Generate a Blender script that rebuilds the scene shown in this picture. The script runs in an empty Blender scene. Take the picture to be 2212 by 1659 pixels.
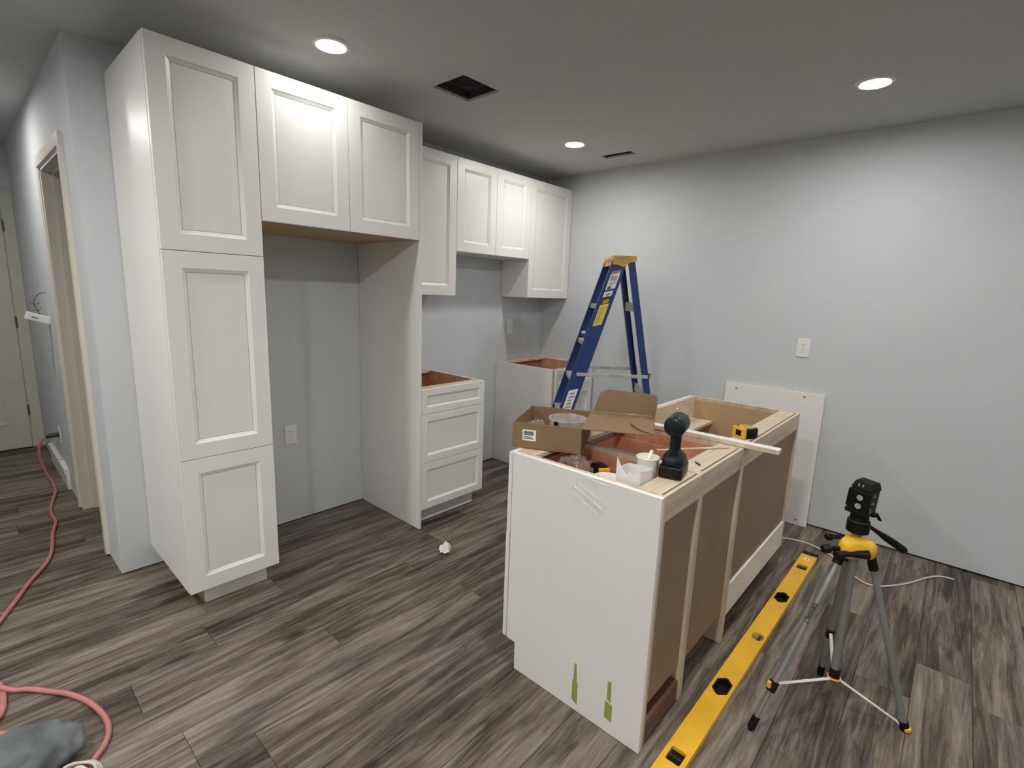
import bpy, bmesh, math, random
from mathutils import Vector, Matrix

random.seed(7)
S = bpy.context.scene
COL = S.collection

# ------------------------------------------------------------------ camera
CAM = Vector((-0.5627, -2.943, 1.4583))
YAW, PITCH, ROLL = 0.8447, -0.1808, 0.0366
fwd = Vector((math.sin(YAW)*math.cos(PITCH), math.cos(YAW)*math.cos(PITCH), math.sin(PITCH)))
rgt = Vector((math.cos(YAW), -math.sin(YAW), 0))
upv = rgt.cross(fwd)
r2 = rgt*math.cos(ROLL) + upv*math.sin(ROLL)
u2 = -rgt*math.sin(ROLL) + upv*math.cos(ROLL)
cam_data = bpy.data.cameras.new('camera')
cam = bpy.data.objects.new('camera', cam_data)
COL.objects.link(cam)
M = Matrix((r2, u2, -fwd)).transposed().to_4x4()
M.translation = CAM
cam.matrix_world = M
cam_data.sensor_fit = 'HORIZONTAL'
cam_data.sensor_width = 36.0
cam_data.lens = 1080.95/2212*36.0
cam_data.clip_start = 0.02
S.camera = cam

# ------------------------------------------------------------------ world, exposure
world = bpy.data.worlds.new('world')
S.world = world
world.use_nodes = True
world.node_tree.nodes['Background'].inputs[0].default_value = (0.5, 0.55, 0.6, 1)
world.node_tree.nodes['Background'].inputs[1].default_value = 0.01
S.view_settings.view_transform = 'Standard'
S.view_settings.look = 'None'
S.view_settings.gamma = 1.0
S.view_settings.use_curve_mapping = False
S.view_settings.exposure = 0.70
S.cycles.max_bounces = 10
S.cycles.diffuse_bounces = 6
S.cycles.transparent_max_bounces = 12
S.cycles.sample_clamp_indirect = 4.0
S.cycles.use_denoising = True

LAMP_STRENGTH = 235.0          # base lens radiance, scaled per lamp, added fill lamps too
LAMP_COLOR = (1.0, 0.972, 0.935)
HC = 2.4565                    # ceiling height
XR = 3.117                     # inner face of wall_right
LAMPS = [(0.633, -0.795), (2.357, -2.485), (2.366, -0.826), (0.633, -2.485),
         (-1.09, -0.80), (-1.09, -2.485), (0.633, -4.17), (2.357, -4.17), (-1.09, -4.17),  # all but the first here are unseen, added to fill the cabinet fronts
         (-2.82, -0.80), (-2.82, -2.485), (-2.82, -4.17), (2.357, -5.86), (0.633, -5.86), (-1.09, -5.86), (-2.82, -5.86)]  # more unseen ceiling lights added for even frontal fill
HALL_LAMPS = [(-0.62, 1.25)]

# ------------------------------------------------------------------ materials
def new_mat(name):
    m = bpy.data.materials.new(name)
    m.use_nodes = True
    nt = m.node_tree
    return m, nt, nt.nodes['Principled BSDF']

def link(nt, a, b): nt.links.new(a, b)

def noise(nt, scale=(1, 1, 1), s=5.0, detail=4.0, rough=0.5, dist=0.0, offset=None):
    tc = nt.nodes.new('ShaderNodeTexCoord')
    mp = nt.nodes.new('ShaderNodeMapping')
    mp.inputs['Scale'].default_value = scale
    link(nt, tc.outputs['Object'], mp.inputs['Vector'])
    if offset is not None:
        link(nt, offset, mp.inputs['Location'])
    n = nt.nodes.new('ShaderNodeTexNoise')
    n.inputs['Scale'].default_value = s
    n.inputs['Detail'].default_value = detail
    n.inputs['Roughness'].default_value = rough
    n.inputs['Distortion'].default_value = dist
    link(nt, mp.outputs['Vector'], n.inputs['Vector'])
    return n

def ramp(nt, fac, stops):
    r = nt.nodes.new('ShaderNodeValToRGB')
    els = r.color_ramp.elements
    while len(els) < len(stops): els.new(0.5)
    for e, (p, c) in zip(els, stops):
        e.position = p; e.color = (*c, 1)
    link(nt, fac, r.inputs['Fac'])
    return r

def plain(name, col, rough=0.5, metal=0.0, var=0.06, s=8.0, bump=0.0, bscale=200.0, spec=0.5, scale=(1, 1, 1)):
    """Base colour with a small mottle and fine relief."""
    m, nt, b = new_mat(name)
    n = noise(nt, scale, s, 4)
    c0 = tuple(max(0, c*(1-var)) for c in col); c1 = tuple(min(1, c*(1+var)) for c in col)
    r = ramp(nt, n.outputs['Fac'], [(0.3, c0), (0.7, c1)])
    link(nt, r.outputs['Color'], b.inputs['Base Color'])
    b.inputs['Roughness'].default_value = rough
    b.inputs['Metallic'].default_value = metal
    b.inputs['Specular IOR Level'].default_value = spec
    if bump:
        n2 = noise(nt, (1, 1, 1), bscale, 3)
        bp = nt.nodes.new('ShaderNodeBump')
        bp.inputs['Strength'].default_value = bump
        bp.inputs['Distance'].default_value = 0.002
        link(nt, n2.outputs['Fac'], bp.inputs['Height'])
        link(nt, bp.outputs['Normal'], b.inputs['Normal'])
    return m

def wood(name, c_dark, c_mid, c_light, axis='x', rough=0.55, s=4.0, stretch=14):
    m, nt, b = new_mat(name)
    sc = {'x': (1, stretch, stretch), 'y': (stretch, 1, stretch), 'z': (stretch, stretch, 1)}[axis]
    n = noise(nt, sc, s*0.4, 7, 0.6, 0.5)
    r = ramp(nt, n.outputs['Fac'], [(0.3, c_dark), (0.5, c_mid), (0.72, c_light)])
    link(nt, r.outputs['Color'], b.inputs['Base Color'])
    b.inputs['Roughness'].default_value = rough
    return m

def floor_mat():
    m, nt, b = new_mat('vinyl_plank')
    oi = nt.nodes.new('ShaderNodeObjectInfo')
    mul = nt.nodes.new('ShaderNodeVectorMath'); mul.operation = 'MULTIPLY'
    cmb = nt.nodes.new('ShaderNodeCombineXYZ')
    for i in range(3): link(nt, oi.outputs['Random'], cmb.inputs[i])
    mul.inputs[1].default_value = (37.0, 61.0, 13.0)
    link(nt, cmb.outputs[0], mul.inputs[0])
    off = mul.outputs[0]
    n1 = noise(nt, (1.0, 13.0, 1.0), 1.9, 10, 0.66, 1.2, off)
    n2 = noise(nt, (0.7, 4.5, 1.0), 1.8, 4, 0.55, 0.8, off)
    n3 = noise(nt, (2.2, 34.0, 1.0), 3.0, 6, 0.72, 0.9, off)
    def math_(op, a, bb):
        q = nt.nodes.new('ShaderNodeMath'); q.operation = op
        for i, v in enumerate((a, bb)):
            if isinstance(v, (int, float)): q.inputs[i].default_value = v
            else: link(nt, v, q.inputs[i])
        return q.outputs[0]
    v = math_('ADD', math_('MULTIPLY', n1.outputs['Fac'], 0.52), math_('MULTIPLY', n2.outputs['Fac'], 0.26))
    v = math_('ADD', v, math_('MULTIPLY', n3.outputs['Fac'], 0.24))
    v = math_('ADD', v, math_('MULTIPLY', math_('SUBTRACT', oi.outputs['Random'], 0.5), 0.07))
    # knots
    tc = nt.nodes.new('ShaderNodeTexCoord'); mp = nt.nodes.new('ShaderNodeMapping')
    mp.inputs['Scale'].default_value = (1.6, 5.5, 1)
    link(nt, tc.outputs['Object'], mp.inputs['Vector']); link(nt, off, mp.inputs['Location'])
    vo = nt.nodes.new('ShaderNodeTexVoronoi'); vo.inputs['Scale'].default_value = 1.0
    link(nt, mp.outputs[0], vo.inputs['Vector'])
    kn = nt.nodes.new('ShaderNodeMapRange')
    kn.inputs['From Min'].default_value = 0.015; kn.inputs['From Max'].default_value = 0.11
    kn.inputs['To Min'].default_value = 0.16; kn.inputs['To Max'].default_value = 0.0
    link(nt, vo.outputs['Distance'], kn.inputs['Value'])
    v = math_('SUBTRACT', v, kn.outputs[0])
    r = ramp(nt, v, [(0.40, (0.030, 0.024, 0.020)), (0.47, (0.080, 0.066, 0.055)),
                     (0.53, (0.150, 0.128, 0.108)), (0.60, (0.240, 0.210, 0.175)), (0.69, (0.33, 0.295, 0.24))])
    hue = noise(nt, (0.6, 5.0, 1.0), 1.3, 2, 0.5, 0.5, off)
    hr = ramp(nt, hue.outputs['Fac'], [(0.38, (0.985, 0.965, 0.985)), (0.62, (1.03, 1.0, 0.92))])
    hm = nt.nodes.new('ShaderNodeMix'); hm.data_type = 'RGBA'; hm.blend_type = 'MULTIPLY'; hm.inputs[0].default_value = 1.0
    link(nt, r.outputs['Color'], hm.inputs[6]); link(nt, hr.outputs['Color'], hm.inputs[7])
    link(nt, hm.outputs[2], b.inputs['Base Color'])
    b.inputs['Roughness'].default_value = 0.42
    b.inputs['Specular IOR Level'].default_value = 0.35
    bp = nt.nodes.new('ShaderNodeBump'); bp.inputs['Strength'].default_value = 0.12; bp.inputs['Distance'].default_value = 0.002
    link(nt, n3.outputs['Fac'], bp.inputs['Height']); link(nt, bp.outputs['Normal'], b.inputs['Normal'])
    return m

def clear_mat(name, opacity=0.25, tint=(0.9, 0.9, 0.9), rough=0.12, diff=0.35, thru=0.98):
    m = bpy.data.materials.new(name); m.use_nodes = True
    nt = m.node_tree; nt.nodes.remove(nt.nodes['Principled BSDF'])
    out = nt.nodes['Material Output']
    tr = nt.nodes.new('ShaderNodeBsdfTransparent'); tr.inputs[0].default_value = (thru, thru, thru, 1)
    gl = nt.nodes.new('ShaderNodeBsdfGlossy'); gl.inputs['Roughness'].default_value = rough
    gl.inputs['Color'].default_value = (*tint, 1)
    df = nt.nodes.new('ShaderNodeBsdfDiffuse'); df.inputs['Color'].default_value = (*tint, 1)
    mx = nt.nodes.new('ShaderNodeMixShader'); mx.inputs[0].default_value = diff
    link(nt, gl.outputs[0], mx.inputs[1]); link(nt, df.outputs[0], mx.inputs[2])
    n = noise(nt, (1, 1, 1), 25, 3)
    mr = nt.nodes.new('ShaderNodeMapRange')
    mr.inputs['From Min'].default_value = 0.35; mr.inputs['From Max'].default_value = 0.7
    mr.inputs['To Min'].default_value = opacity*0.5; mr.inputs['To Max'].default_value = opacity*1.6
    link(nt, n.outputs['Fac'], mr.inputs['Value'])
    m2 = nt.nodes.new('ShaderNodeMixShader')
    link(nt, mr.outputs[0], m2.inputs[0])
    link(nt, tr.outputs[0], m2.inputs[1]); link(nt, mx.outputs[0], m2.inputs[2])
    link(nt, m2.outputs[0], out.inputs['Surface'])
    return m

def emit_mat(name, col, strength):
    m = bpy.data.materials.new(name); m.use_nodes = True
    nt = m.node_tree; nt.nodes.remove(nt.nodes['Principled BSDF'])
    e = nt.nodes.new('ShaderNodeEmission'); e.inputs[0].default_value = (*col, 1); e.inputs[1].default_value = strength
    link(nt, e.outputs[0], nt.nodes['Material Output'].inputs['Surface'])
    return m

MT = dict(
    wall=plain('wall_paint', (0.60, 0.625, 0.64), 0.75, var=0.015, s=2, bump=0.10, bscale=260, spec=0.25),
    ceil=plain('ceiling_paint', (0.56, 0.565, 0.56), 0.85, var=0.012, s=2, bump=0.08, bscale=240, spec=0.2),
    white=plain('cabinet_white', (0.80, 0.785, 0.755), 0.36, var=0.008, s=3),
    trimw=plain('trim_cream', (0.66, 0.62, 0.54), 0.5, var=0.03, s=4),
    basew=plain('baseboard_white', (0.76, 0.76, 0.72), 0.45, var=0.03),
    doorw=plain('door_cream', (0.56, 0.55, 0.47), 0.5, var=0.02),
    floor=floor_mat(),
    sub=plain('subfloor_dark', (0.05, 0.04, 0.035), 0.9),
    pine=wood('pine', (0.46, 0.36, 0.26), (0.62, 0.51, 0.38), (0.74, 0.64, 0.50), 'x', 0.6),
    pinez=wood('pine_upright', (0.42, 0.33, 0.23), (0.56, 0.45, 0.33), (0.68, 0.57, 0.43), 'z', 0.6),
    piney=wood('pine_across', (0.46, 0.36, 0.26), (0.62, 0.51, 0.38), (0.74, 0.64, 0.50), 'y', 0.6),
    ply=wood('plywood_orange', (0.46, 0.22, 0.13), (0.58, 0.29, 0.175), (0.66, 0.36, 0.22), 'x', 0.5, stretch=10),
    tan=plain('particle_tan', (0.50, 0.345, 0.195), 0.6, var=0.05, s=30),
    hard=plain('hardboard_brown', (0.27, 0.185, 0.115), 0.65, var=0.04, s=10),
    stain=wood('stained_brown', (0.055, 0.025, 0.014), (0.10, 0.045, 0.025), (0.17, 0.085, 0.045), 'x', 0.35),
    rawside=wood('raw_brown', (0.20, 0.12, 0.07), (0.29, 0.18, 0.11), (0.36, 0.24, 0.15), 'y', 0.6),
    card=plain('cardboard', (0.215, 0.132, 0.068), 0.8, var=0.05, s=14, bump=0.05, bscale=120),
    blue=plain('fibreglass_blue', (0.012, 0.040, 0.155), 0.42, var=0.12, s=20),
    alu=plain('aluminium', (0.55, 0.55, 0.54), 0.42, 0.55, var=0.08, s=20),
    silver=plain('silver_tube', (0.28, 0.285, 0.275), 0.4, 0.4, var=0.03),
    yellow=plain('yellow_paint', (0.83, 0.47, 0.025), 0.38, var=0.06, s=14),
    capyel=plain('yellow_plastic_dirty', (0.62, 0.36, 0.035), 0.55, var=0.22, s=18),
    yelsafe=plain('label_yellow', (0.72, 0.60, 0.03), 0.5, var=0.03),
    black=plain('black_plastic', (0.006, 0.006, 0.006), 0.38, var=0.2, s=20, spec=0.25),
    rubber=plain('black_rubber', (0.006, 0.006, 0.006), 0.7, var=0.2, spec=0.2),
    teal=plain('dark_teal_plastic', (0.005, 0.013, 0.014), 0.42, var=0.25, s=25, spec=0.3),
    paper=plain('label_white', (0.78, 0.78, 0.76), 0.55, var=0.03, s=60),
    print_=plain('print_black', (0.03, 0.03, 0.03), 0.6, var=0.1),
    printg=plain('print_grey', (0.30, 0.28, 0.26), 0.6, var=0.2, s=60),
    pink=plain('label_pink', (0.42, 0.20, 0.20), 0.5, var=0.1),
    cord=plain('cord_pink', (0.50, 0.19, 0.175), 0.5, var=0.10, s=6),
    wcord=plain('cord_white', (0.62, 0.59, 0.55), 0.45, var=0.03),
    grey=plain('grey_fabric', (0.15, 0.165, 0.170), 0.95, var=0.3, s=9, bump=0.5, bscale=180, spec=0.1),
    plate=plain('outlet_white', (0.80, 0.80, 0.77), 0.35, var=0.01),
    dark=plain('duct_dark', (0.05, 0.05, 0.05), 0.6, var=0.3, s=30),
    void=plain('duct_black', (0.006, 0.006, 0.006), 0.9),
    green=plain('green_tape', (0.28, 0.36, 0.055), 0.7, var=0.06, s=30),
    carton=plain('white_carton', (0.80, 0.79, 0.79), 0.55, var=0.03),
    cream=plain('cup_cream', (0.82, 0.78, 0.60), 0.5, var=0.03),
    red=plain('print_red', (0.30, 0.01, 0.02), 0.5),
    tub=plain('white_plastic', (0.76, 0.72, 0.70), 0.35, var=0.02),
    ring=clear_mat('frosted_plastic', 0.50, (0.88, 0.84, 0.82), 0.25),
    bag=clear_mat('clear_bag', 0.20, (0.95, 0.95, 0.95), 0.10, 0.25),
    bagp=clear_mat('clear_bag_pink', 0.26, (0.9, 0.72, 0.70), 0.14),
    tape=clear_mat('clear_tape', 0.06, (0.97, 0.97, 0.97), 0.12, 0.4, 1.0),
    tapee=clear_mat('clear_tape_edge', 0.75, (0.97, 0.97, 0.97), 0.2, 0.7, 1.0),
    steel=plain('hinge_steel', (0.20, 0.17, 0.13), 0.4, 0.8),
    vial=plain('vial_green', (0.03, 0.045, 0.010), 0.1),
    lensg=plain('laser_window', (0.36, 0.36, 0.34), 0.15, var=0.02),
    gold=plain('gold_print', (0.36, 0.29, 0.15), 0.5, var=0.1),
    lamp=emit_mat('lamp_lens', LAMP_COLOR, LAMP_STRENGTH*0.75),
    lamp_dim=emit_mat('lamp_lens_dim', LAMP_COLOR, LAMP_STRENGTH*0.24),
    lamp_mid=emit_mat('lamp_lens_mid', LAMP_COLOR, LAMP_STRENGTH*1.25),
    lamp_side=emit_mat('lamp_lens_side', LAMP_COLOR, LAMP_STRENGTH*1.75),  # one inferred lamp, the rest unseen and added as fill
    fill_far=emit_mat('fill_lens_far', LAMP_COLOR, LAMP_STRENGTH*0.65),  # only on unseen lights added as fill
    wire=plain('wire_dark', (0.05, 0.03, 0.03), 0.6),
    backroom=plain('plaster', (0.5, 0.5, 0.49), 0.8),
)

# ------------------------------------------------------------------ mesh helpers
ORIGIN = {}     # object -> world origin used when its children were laid out

class MB:
    """Collects shapes in world (or local) coordinates, links them as ONE mesh object."""
    def __init__(self): self.bm = bmesh.new(); self.mi = 0; self.T = None
    def v(self, p):
        p = Vector(p)
        if self.T is not None: p = self.T @ p
        return self.bm.verts.new(p)
    def face(self, vs):
        try:
            f = self.bm.faces.new(vs); f.material_index = self.mi; return f
        except ValueError: return None
    def box(self, x0, x1, y0, y1, z0, z1, bev=0.0, seg=2):
        c = [self.v((x, y, z)) for x in (x0, x1) for y in (y0, y1) for z in (z0, z1)]
        fs = [self.face([c[i] for i in q]) for q in ((0,1,3,2),(4,6,7,5),(0,4,5,1),(2,3,7,6),(0,2,6,4),(1,5,7,3))]
        if bev: self._bev(fs, bev, seg)
        return self
    def _bev(self, fs, bev, seg):
        es = {e for f in fs if f for e in f.edges}
        r = bmesh.ops.bevel(self.bm, geom=list(es), offset=bev, segments=seg, affect='EDGES', profile=0.6)
        for f in r['faces']: f.material_index = self.mi
    def hexa(self, b, t, bev=0.0, seg=1):
        """prism between two equal-length loops"""
        B = [self.v(p) for p in b]; T = [self.v(p) for p in t]; n = len(B)
        fs = [self.face(B[::-1]), self.face(T)]
        for i in range(n): fs.append(self.face([B[i], B[(i+1) % n], T[(i+1) % n], T[i]]))
        if bev: self._bev(fs, bev, seg)
        return self
    def prism(self, pts, axis, a, b, bev=0.0, seg=1):
        def mk(p, t):
            return {'x': (t, p[0], p[1]), 'y': (p[0], t, p[1]), 'z': (p[0], p[1], t)}[axis]
        return self.hexa([mk(p, a) for p in pts], [mk(p, b) for p in pts], bev, seg)
    def quad(self, *pts): self.face([self.v(p) for p in pts]); return self
    def loft(self, rings, cap=True):
        R = [[self.v(p) for p in r] for r in rings]; n = len(R[0])
        for a, b in zip(R, R[1:]):
            for i in range(n): self.face([a[i], a[(i+1) % n], b[(i+1) % n], b[i]])
        if cap: self.face(R[0][::-1]); self.face(R[-1])
        return self
    def cyl(self, p0, p1, r0, r1=None, n=20, cap=True):
        return self.tube([p0, p1], [r0, r0 if r1 is None else r1], n, cap)
    def tube(self, pts, r, n=10, cap=True, flat=1.0):
        pts = [Vector(p) for p in pts]
        if isinstance(r, (int, float)): r = [r]*len(pts)
        rings = []; up = None
        for i, p in enumerate(pts):
            t = (pts[min(i+1, len(pts)-1)] - pts[max(i-1, 0)]).normalized()
            if up is None:
                up = Vector((0, 0, 1)) if abs(t.z) < 0.9 else Vector((1, 0, 0))
            a = t.cross(up)
            if a.length < 1e-4: a = t.cross(Vector((0, 1, 0)))
            a.normalize(); b = a.cross(t).normalized(); up = b
            rings.append([p + a*math.cos(2*math.pi*k/n)*r[i] + b*math.sin(2*math.pi*k/n)*r[i]*flat for k in range(n)])
        return self.loft(rings, cap)
    def lathe(self, prof, c, n=28, axis='z', closed=False):
        c = Vector(c); rings = []
        for rr, h in prof:
            ring = []
            for k in range(n):
                a = 2*math.pi*k/n
                d = {'z': (math.cos(a)*rr, math.sin(a)*rr, h), 'x': (h, math.cos(a)*rr, math.sin(a)*rr),
                     'y': (math.sin(a)*rr, h, math.cos(a)*rr)}[axis]
                ring.append(c + Vector(d))
            rings.append(ring)
        if closed: return self.loft(rings + [rings[0]], False)
        return self.loft(rings, True)
    def build(self, name, mats, parent=None, origin=None, smooth=False, label=None):
        if not isinstance(mats, (list, tuple)): mats = [mats]
        bmesh.ops.remove_doubles(self.bm, verts=self.bm.verts, dist=1e-6)
        bmesh.ops.recalc_face_normals(self.bm, faces=self.bm.faces)
        if parent is not None: off = ORIGIN[parent]
        elif origin is not None: off = Vector(origin)
        else:
            vs = [v.co for v in self.bm.verts]
            off = Vector(((min(v.x for v in vs)+max(v.x for v in vs))/2, (min(v.y for v in vs)+max(v.y for v in vs))/2, min(v.z for v in vs)))
        bmesh.ops.translate(self.bm, verts=self.bm.verts, vec=-off)
        me = bpy.data.meshes.new(name)
        self.bm.to_mesh(me); self.bm.free()
        for m in mats: me.materials.append(m)
        if smooth:
            for p in me.polygons: p.use_smooth = True
        o = bpy.data.objects.new(name, me); COL.objects.link(o)
        if parent is not None: o.parent = parent
        else: o.location = off
        ORIGIN[o] = off
        if smooth and smooth != 'all':
            md = o.modifiers.new('split', 'EDGE_SPLIT'); md.split_angle = math.radians(35)
        if label: o['label'] = label
        return o

def thing(name, loc, label, cat, group=None):
    o = bpy.data.objects.new(name, None); COL.objects.link(o)
    o.location = loc; o.empty_display_size = 0.05
    ORIGIN[o] = Vector(loc)
    o['label'] = label; o['category'] = cat
    if group: o['group'] = group
    return o
def tag(o, label, cat, group=None):
    o['label'] = label; o['category'] = cat
    if group: o['group'] = group
    return o
def struct(o, label=None):
    o['kind'] = 'structure'
    if label: o['label'] = label
    return o
def bezier(pts, n=10):
    """Catmull-Rom through pts."""
    P = [Vector(p) for p in pts]; out = []
    for i in range(len(P)-1):
        p0 = P[max(i-1, 0)]; p1 = P[i]; p2 = P[i+1]; p3 = P[min(i+2, len(P)-1)]
        for k in range(n):
            t = k/n
            out.append(0.5*((2*p1)+(-p0+p2)*t+(2*p0-5*p1+4*p2-p3)*t*t+(-p0+3*p1-3*p2+p3)*t**3))
    return out + [P[-1]]

# ================================================================== THE SETTING
# ---- floor: a dark slab with every plank its own piece
fl = struct(MB().box(-4.2, XR+0.1, -7.0, 3.0, -0.08, -0.012).build('floor', MT['sub'], origin=(0, 0, 0)),
            'grey brown wood look vinyl plank floor')
PW, PL = 0.1768, 1.213
known = {0: -0.272, -1: 0.372, -2: -0.203, 2: 0.369, -11: 1.71, -10: 2.19}
plank_meshes = {}
def plank(x0, x1, y0, y1):
    w = round(x1-x0, 3)
    key = (w, round(y1-y0, 4))
    if key not in plank_meshes:
        g = 0.0006; b = 0.0014
        mb = MB(); hw = (x1-x0)/2-g; hh = (y1-y0)/2-g
        lo = [(-hw, -hh, -0.012), (hw, -hh, -0.012), (hw, hh, -0.012), (-hw, hh, -0.012)]
        mid = [(p[0], p[1], -0.0010) for p in lo]
        top = [(p[0]-math.copysign(b, p[0]), p[1]-math.copysign(b, p[1]), 0) for p in lo]
        mb.loft([lo, mid, top])
        bmesh.ops.recalc_face_normals(mb.bm, faces=mb.bm.faces)
        me = bpy.data.meshes.new('plank'); mb.bm.to_mesh(me); mb.bm.free(); me.materials.append(MT['floor'])
        plank_meshes[key] = me
    o = bpy.data.objects.new('plank', plank_meshes[key]); COL.objects.link(o)
    o.parent = fl; o.location = ((x0+x1)/2, (y0+y1)/2, 0)
rnd = random.Random(11)
for k in range(-20, 23):
    y0 = -1.055+PW*k; y1 = y0+PW
    xa, xb = (-1.9, XR+0.02) if y0 < 0.0 else (-1.3, -0.02)
    if y0 > 2.85: continue
    e = known.get(k, rnd.uniform(0, PL))
    s = e - PL*math.ceil((e-xa)/PL)
    x = s
    while x < xb:
        a, b = max(x, xa), min(x+PL, xb)
        if b-a > 0.02: plank(a, b, y0, y1)
        x += PL

# ---- ceiling with the two cut-outs
V1 = (1.178, 1.424, -1.024, -0.79); V2 = (2.732, 2.816, -1.040, -0.798)
xs = sorted([-4.3, XR+0.15, V1[0], V1[1], V2[0], V2[1]]); ys = sorted([-7.1, 3.0, V1[2], V1[3], V2[2], V2[3]])
mb = MB()
def hole(cx, cy): return any(v[0] < cx < v[1] and v[2] < cy < v[3] for v in (V1, V2))
for i in range(len(xs)-1):
    for j in range(len(ys)-1):
        cx = (xs[i]+xs[i+1])/2; cy = (ys[j]+ys[j+1])/2
        if hole(cx, cy): continue
        mb.quad((xs[i], ys[j], HC), (xs[i+1], ys[j], HC), (xs[i+1], ys[j+1], HC), (xs[i], ys[j+1], HC))
bmesh.ops.remove_doubles(mb.bm, verts=mb.bm.verts, dist=1e-5)
r = bmesh.ops.extrude_face_region(mb.bm, geom=mb.bm.faces[:])
bmesh.ops.translate(mb.bm, verts=[g for g in r['geom'] if isinstance(g, bmesh.types.BMVert)], vec=(0, 0, 0.013))
struct(mb.build('ceiling', MT['ceil'], origin=(0, 0, HC)), 'flat grey white painted ceiling')

# ---- walls
T = 0.12
struct(MB().box(-0.13, XR+T, 0, T, 0.006, HC+0.01, 0.0).build('wall_back', MT['wall']), 'pale blue grey wall behind the cabinets')
struct(MB().box(XR, XR+T, -7.0, 0.0, 0.010, HC+0.01).build('wall_right', MT['wall']), 'long bare pale blue grey wall')
struct(MB().box(-4.2, XR+T, -7.0-T, -7.0, 0, HC+0.01).build('wall_rear', MT['wall']))
struct(MB().box(-4.2-T, -4.2, -7.0, 0.12, 0, HC+0.01).build('wall_left', MT['wall']))
struct(MB().box(-4.2, -1.25, 0.0, T, 0, HC+0.01).build('wall_front', MT['wall']))
struct(MB().box(-1.25-T, -1.25, T, 2.85, 0, HC+0.01).build('wall_hall_left', MT['wall']))
# hall wall with the doorway cut in it
DY0, DY1, DZ = 0.315, 1.062, 2.055
mb = MB()
mb.box(-0.13, -0.02, T-0.001, DY0, 0.004, HC+0.01)
mb.box(-0.13, -0.02, DY1, 2.85, 0.004, HC+0.01)
mb.box(-0.13, -0.02, DY0, DY1, DZ, HC+0.01)
struct(mb.build('wall_hall', MT['wall']), 'pale blue grey hallway wall with a doorway')
mb = MB()
mb.box(-1.25, -1.03, 2.85, 2.95, 0, HC+0.01); mb.box(-0.205, 0.0, 2.85, 2.95, 0, HC+0.01); mb.box(-1.03, -0.205, 2.85, 2.95, 2.06, HC+0.01)
struct(mb.build('wall_hall_end', MT['wall']), 'end wall of the hallway')
struct(MB().box(0.9, 0.9+T, T, 2.95, 0, HC+0.01).build('wall_inner', MT['backroom']))

# ---- doorway: jambs, stops, casings
d1 = MB().box(-0.134, -0.018, DY1-0.018, DY1+0.001, 0.002, DZ).build('door_1', MT['trimw'])
struct(d1, 'cream painted doorway lining in the hall')
MB().box(-0.134, -0.018, DY0-0.001, DY0+0.018, 0.002, DZ).build('jamb', MT['trimw'], d1)
MB().box(-0.134, -0.018, DY0, DY1, DZ-0.018, DZ+0.001).build('head_jamb', MT['trimw'], d1)
MB().box(-0.085, -0.050, DY1-0.030, DY1-0.018, 0.002, DZ-0.018, 0.001).build('door_stop', MT['trimw'], d1)
MB().box(-0.085, -0.050, DY0+0.018, DY1-0.018, DZ-0.030, DZ-0.018, 0.001).build('door_stop', MT['trimw'], d1)
for (a, b) in ((DY0-0.058, DY0-0.003), (DY1+0.003, DY1+0.058)):
    MB().prism([(-0.1295, a), (-0.146, a+0.004), (-0.148, b-0.016), (-0.140, b-0.003), (-0.1295, b)] if a < 0.5 else
               [(-0.1295, b), (-0.146, b-0.004), (-0.148, a+0.016), (-0.140, a+0.003), (-0.1295, a)], 'z', 0.012, DZ+0.055).build('casing', MT['trimw'], d1)
MB().box(-0.147, -0.1295, DY0-0.058, DY1+0.058, DZ+0.0, DZ+0.057, 0.002).build('casing', MT['trimw'], d1)
MB().box(-0.045, -0.022, DY1-0.0205, DY1-0.0175, 0.895, 0.955, 0.001).build('strike_plate', MT['black'], d1, label='black strike plate on the jamb')

# ---- far hall door
dx0, dx1 = -1.025, -0.209
d2 = MB().box(dx0, dx1, 2.835, 2.872, 0.014, 2.045, 0.002).build('door_2', MT['doorw'])
struct(d2, 'closed cream panel door at the end of the hallway')
def raised(x0, x1, z0, z1, y, par):
    mb = MB()
    o = [(x0, y, z0), (x1, y, z0), (x1, y, z1), (x0, y, z1)]
    def ins(d, yy): return [(x0+d, yy, z0+d), (x1-d, yy, z0+d), (x1-d, yy, z1-d), (x0+d, yy, z1-d)]
    mb.loft([ins(0, y+0.004), ins(0, y-0.006), ins(0.016, y-0.006), ins(0.026, y+0.002), ins(0.03, y+0.002)])
    return mb.build('door_panel', MT['doorw'], par)
for (z0, z1) in ((0.22, 0.82), (1.02, 1.92)):
    for (a, b) in ((dx0+0.115, dx0+0.37), (dx1-0.385, dx1-0.125)): raised(a, b, z0, z1, 2.835, d2)
for z in (0.29, 1.03, 1.79):
    mb = MB(); mb.cyl((dx1+0.003, 2.828, z), (dx1+0.003, 2.828, z+0.09), 0.007, n=10); mb.box(dx1-0.004, dx1+0.010, 2.831, 2.836, z, z+0.09)
    mb.build('hinge', MT['steel'], d2)
MB().box(-0.203, -0.1305, 2.832, 2.8505, 0.012, 2.115, 0.003).build('casing', MT['doorw'], d2)
MB().box(-1.10, -1.03, 2.832, 2.8505, 0.012, 2.115, 0.003).build('casing', MT['doorw'], d2)
MB().box(-1.03, -0.203, 2.832, 2.8505, 2.055, 2.115, 0.003).build('casing', MT['doorw'], d2)
MB().box(-0.207, -0.203, 2.84, 2.9, 0.012, 2.06).build('jamb', MT['doorw'], d2)
# loose length of baseboard against the hall wall
struct(MB().prism([(-0.1305, 0.150), (-0.156, 0.150), (-0.156, 0.120), (-0.148, 0.112), (-0.146, 0.002), (-0.1305, 0.002)], 'y', 1.50, 2.32).build('baseboard_hall', MT['basew']),
       'short length of white baseboard set against the hallway wall')

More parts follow.
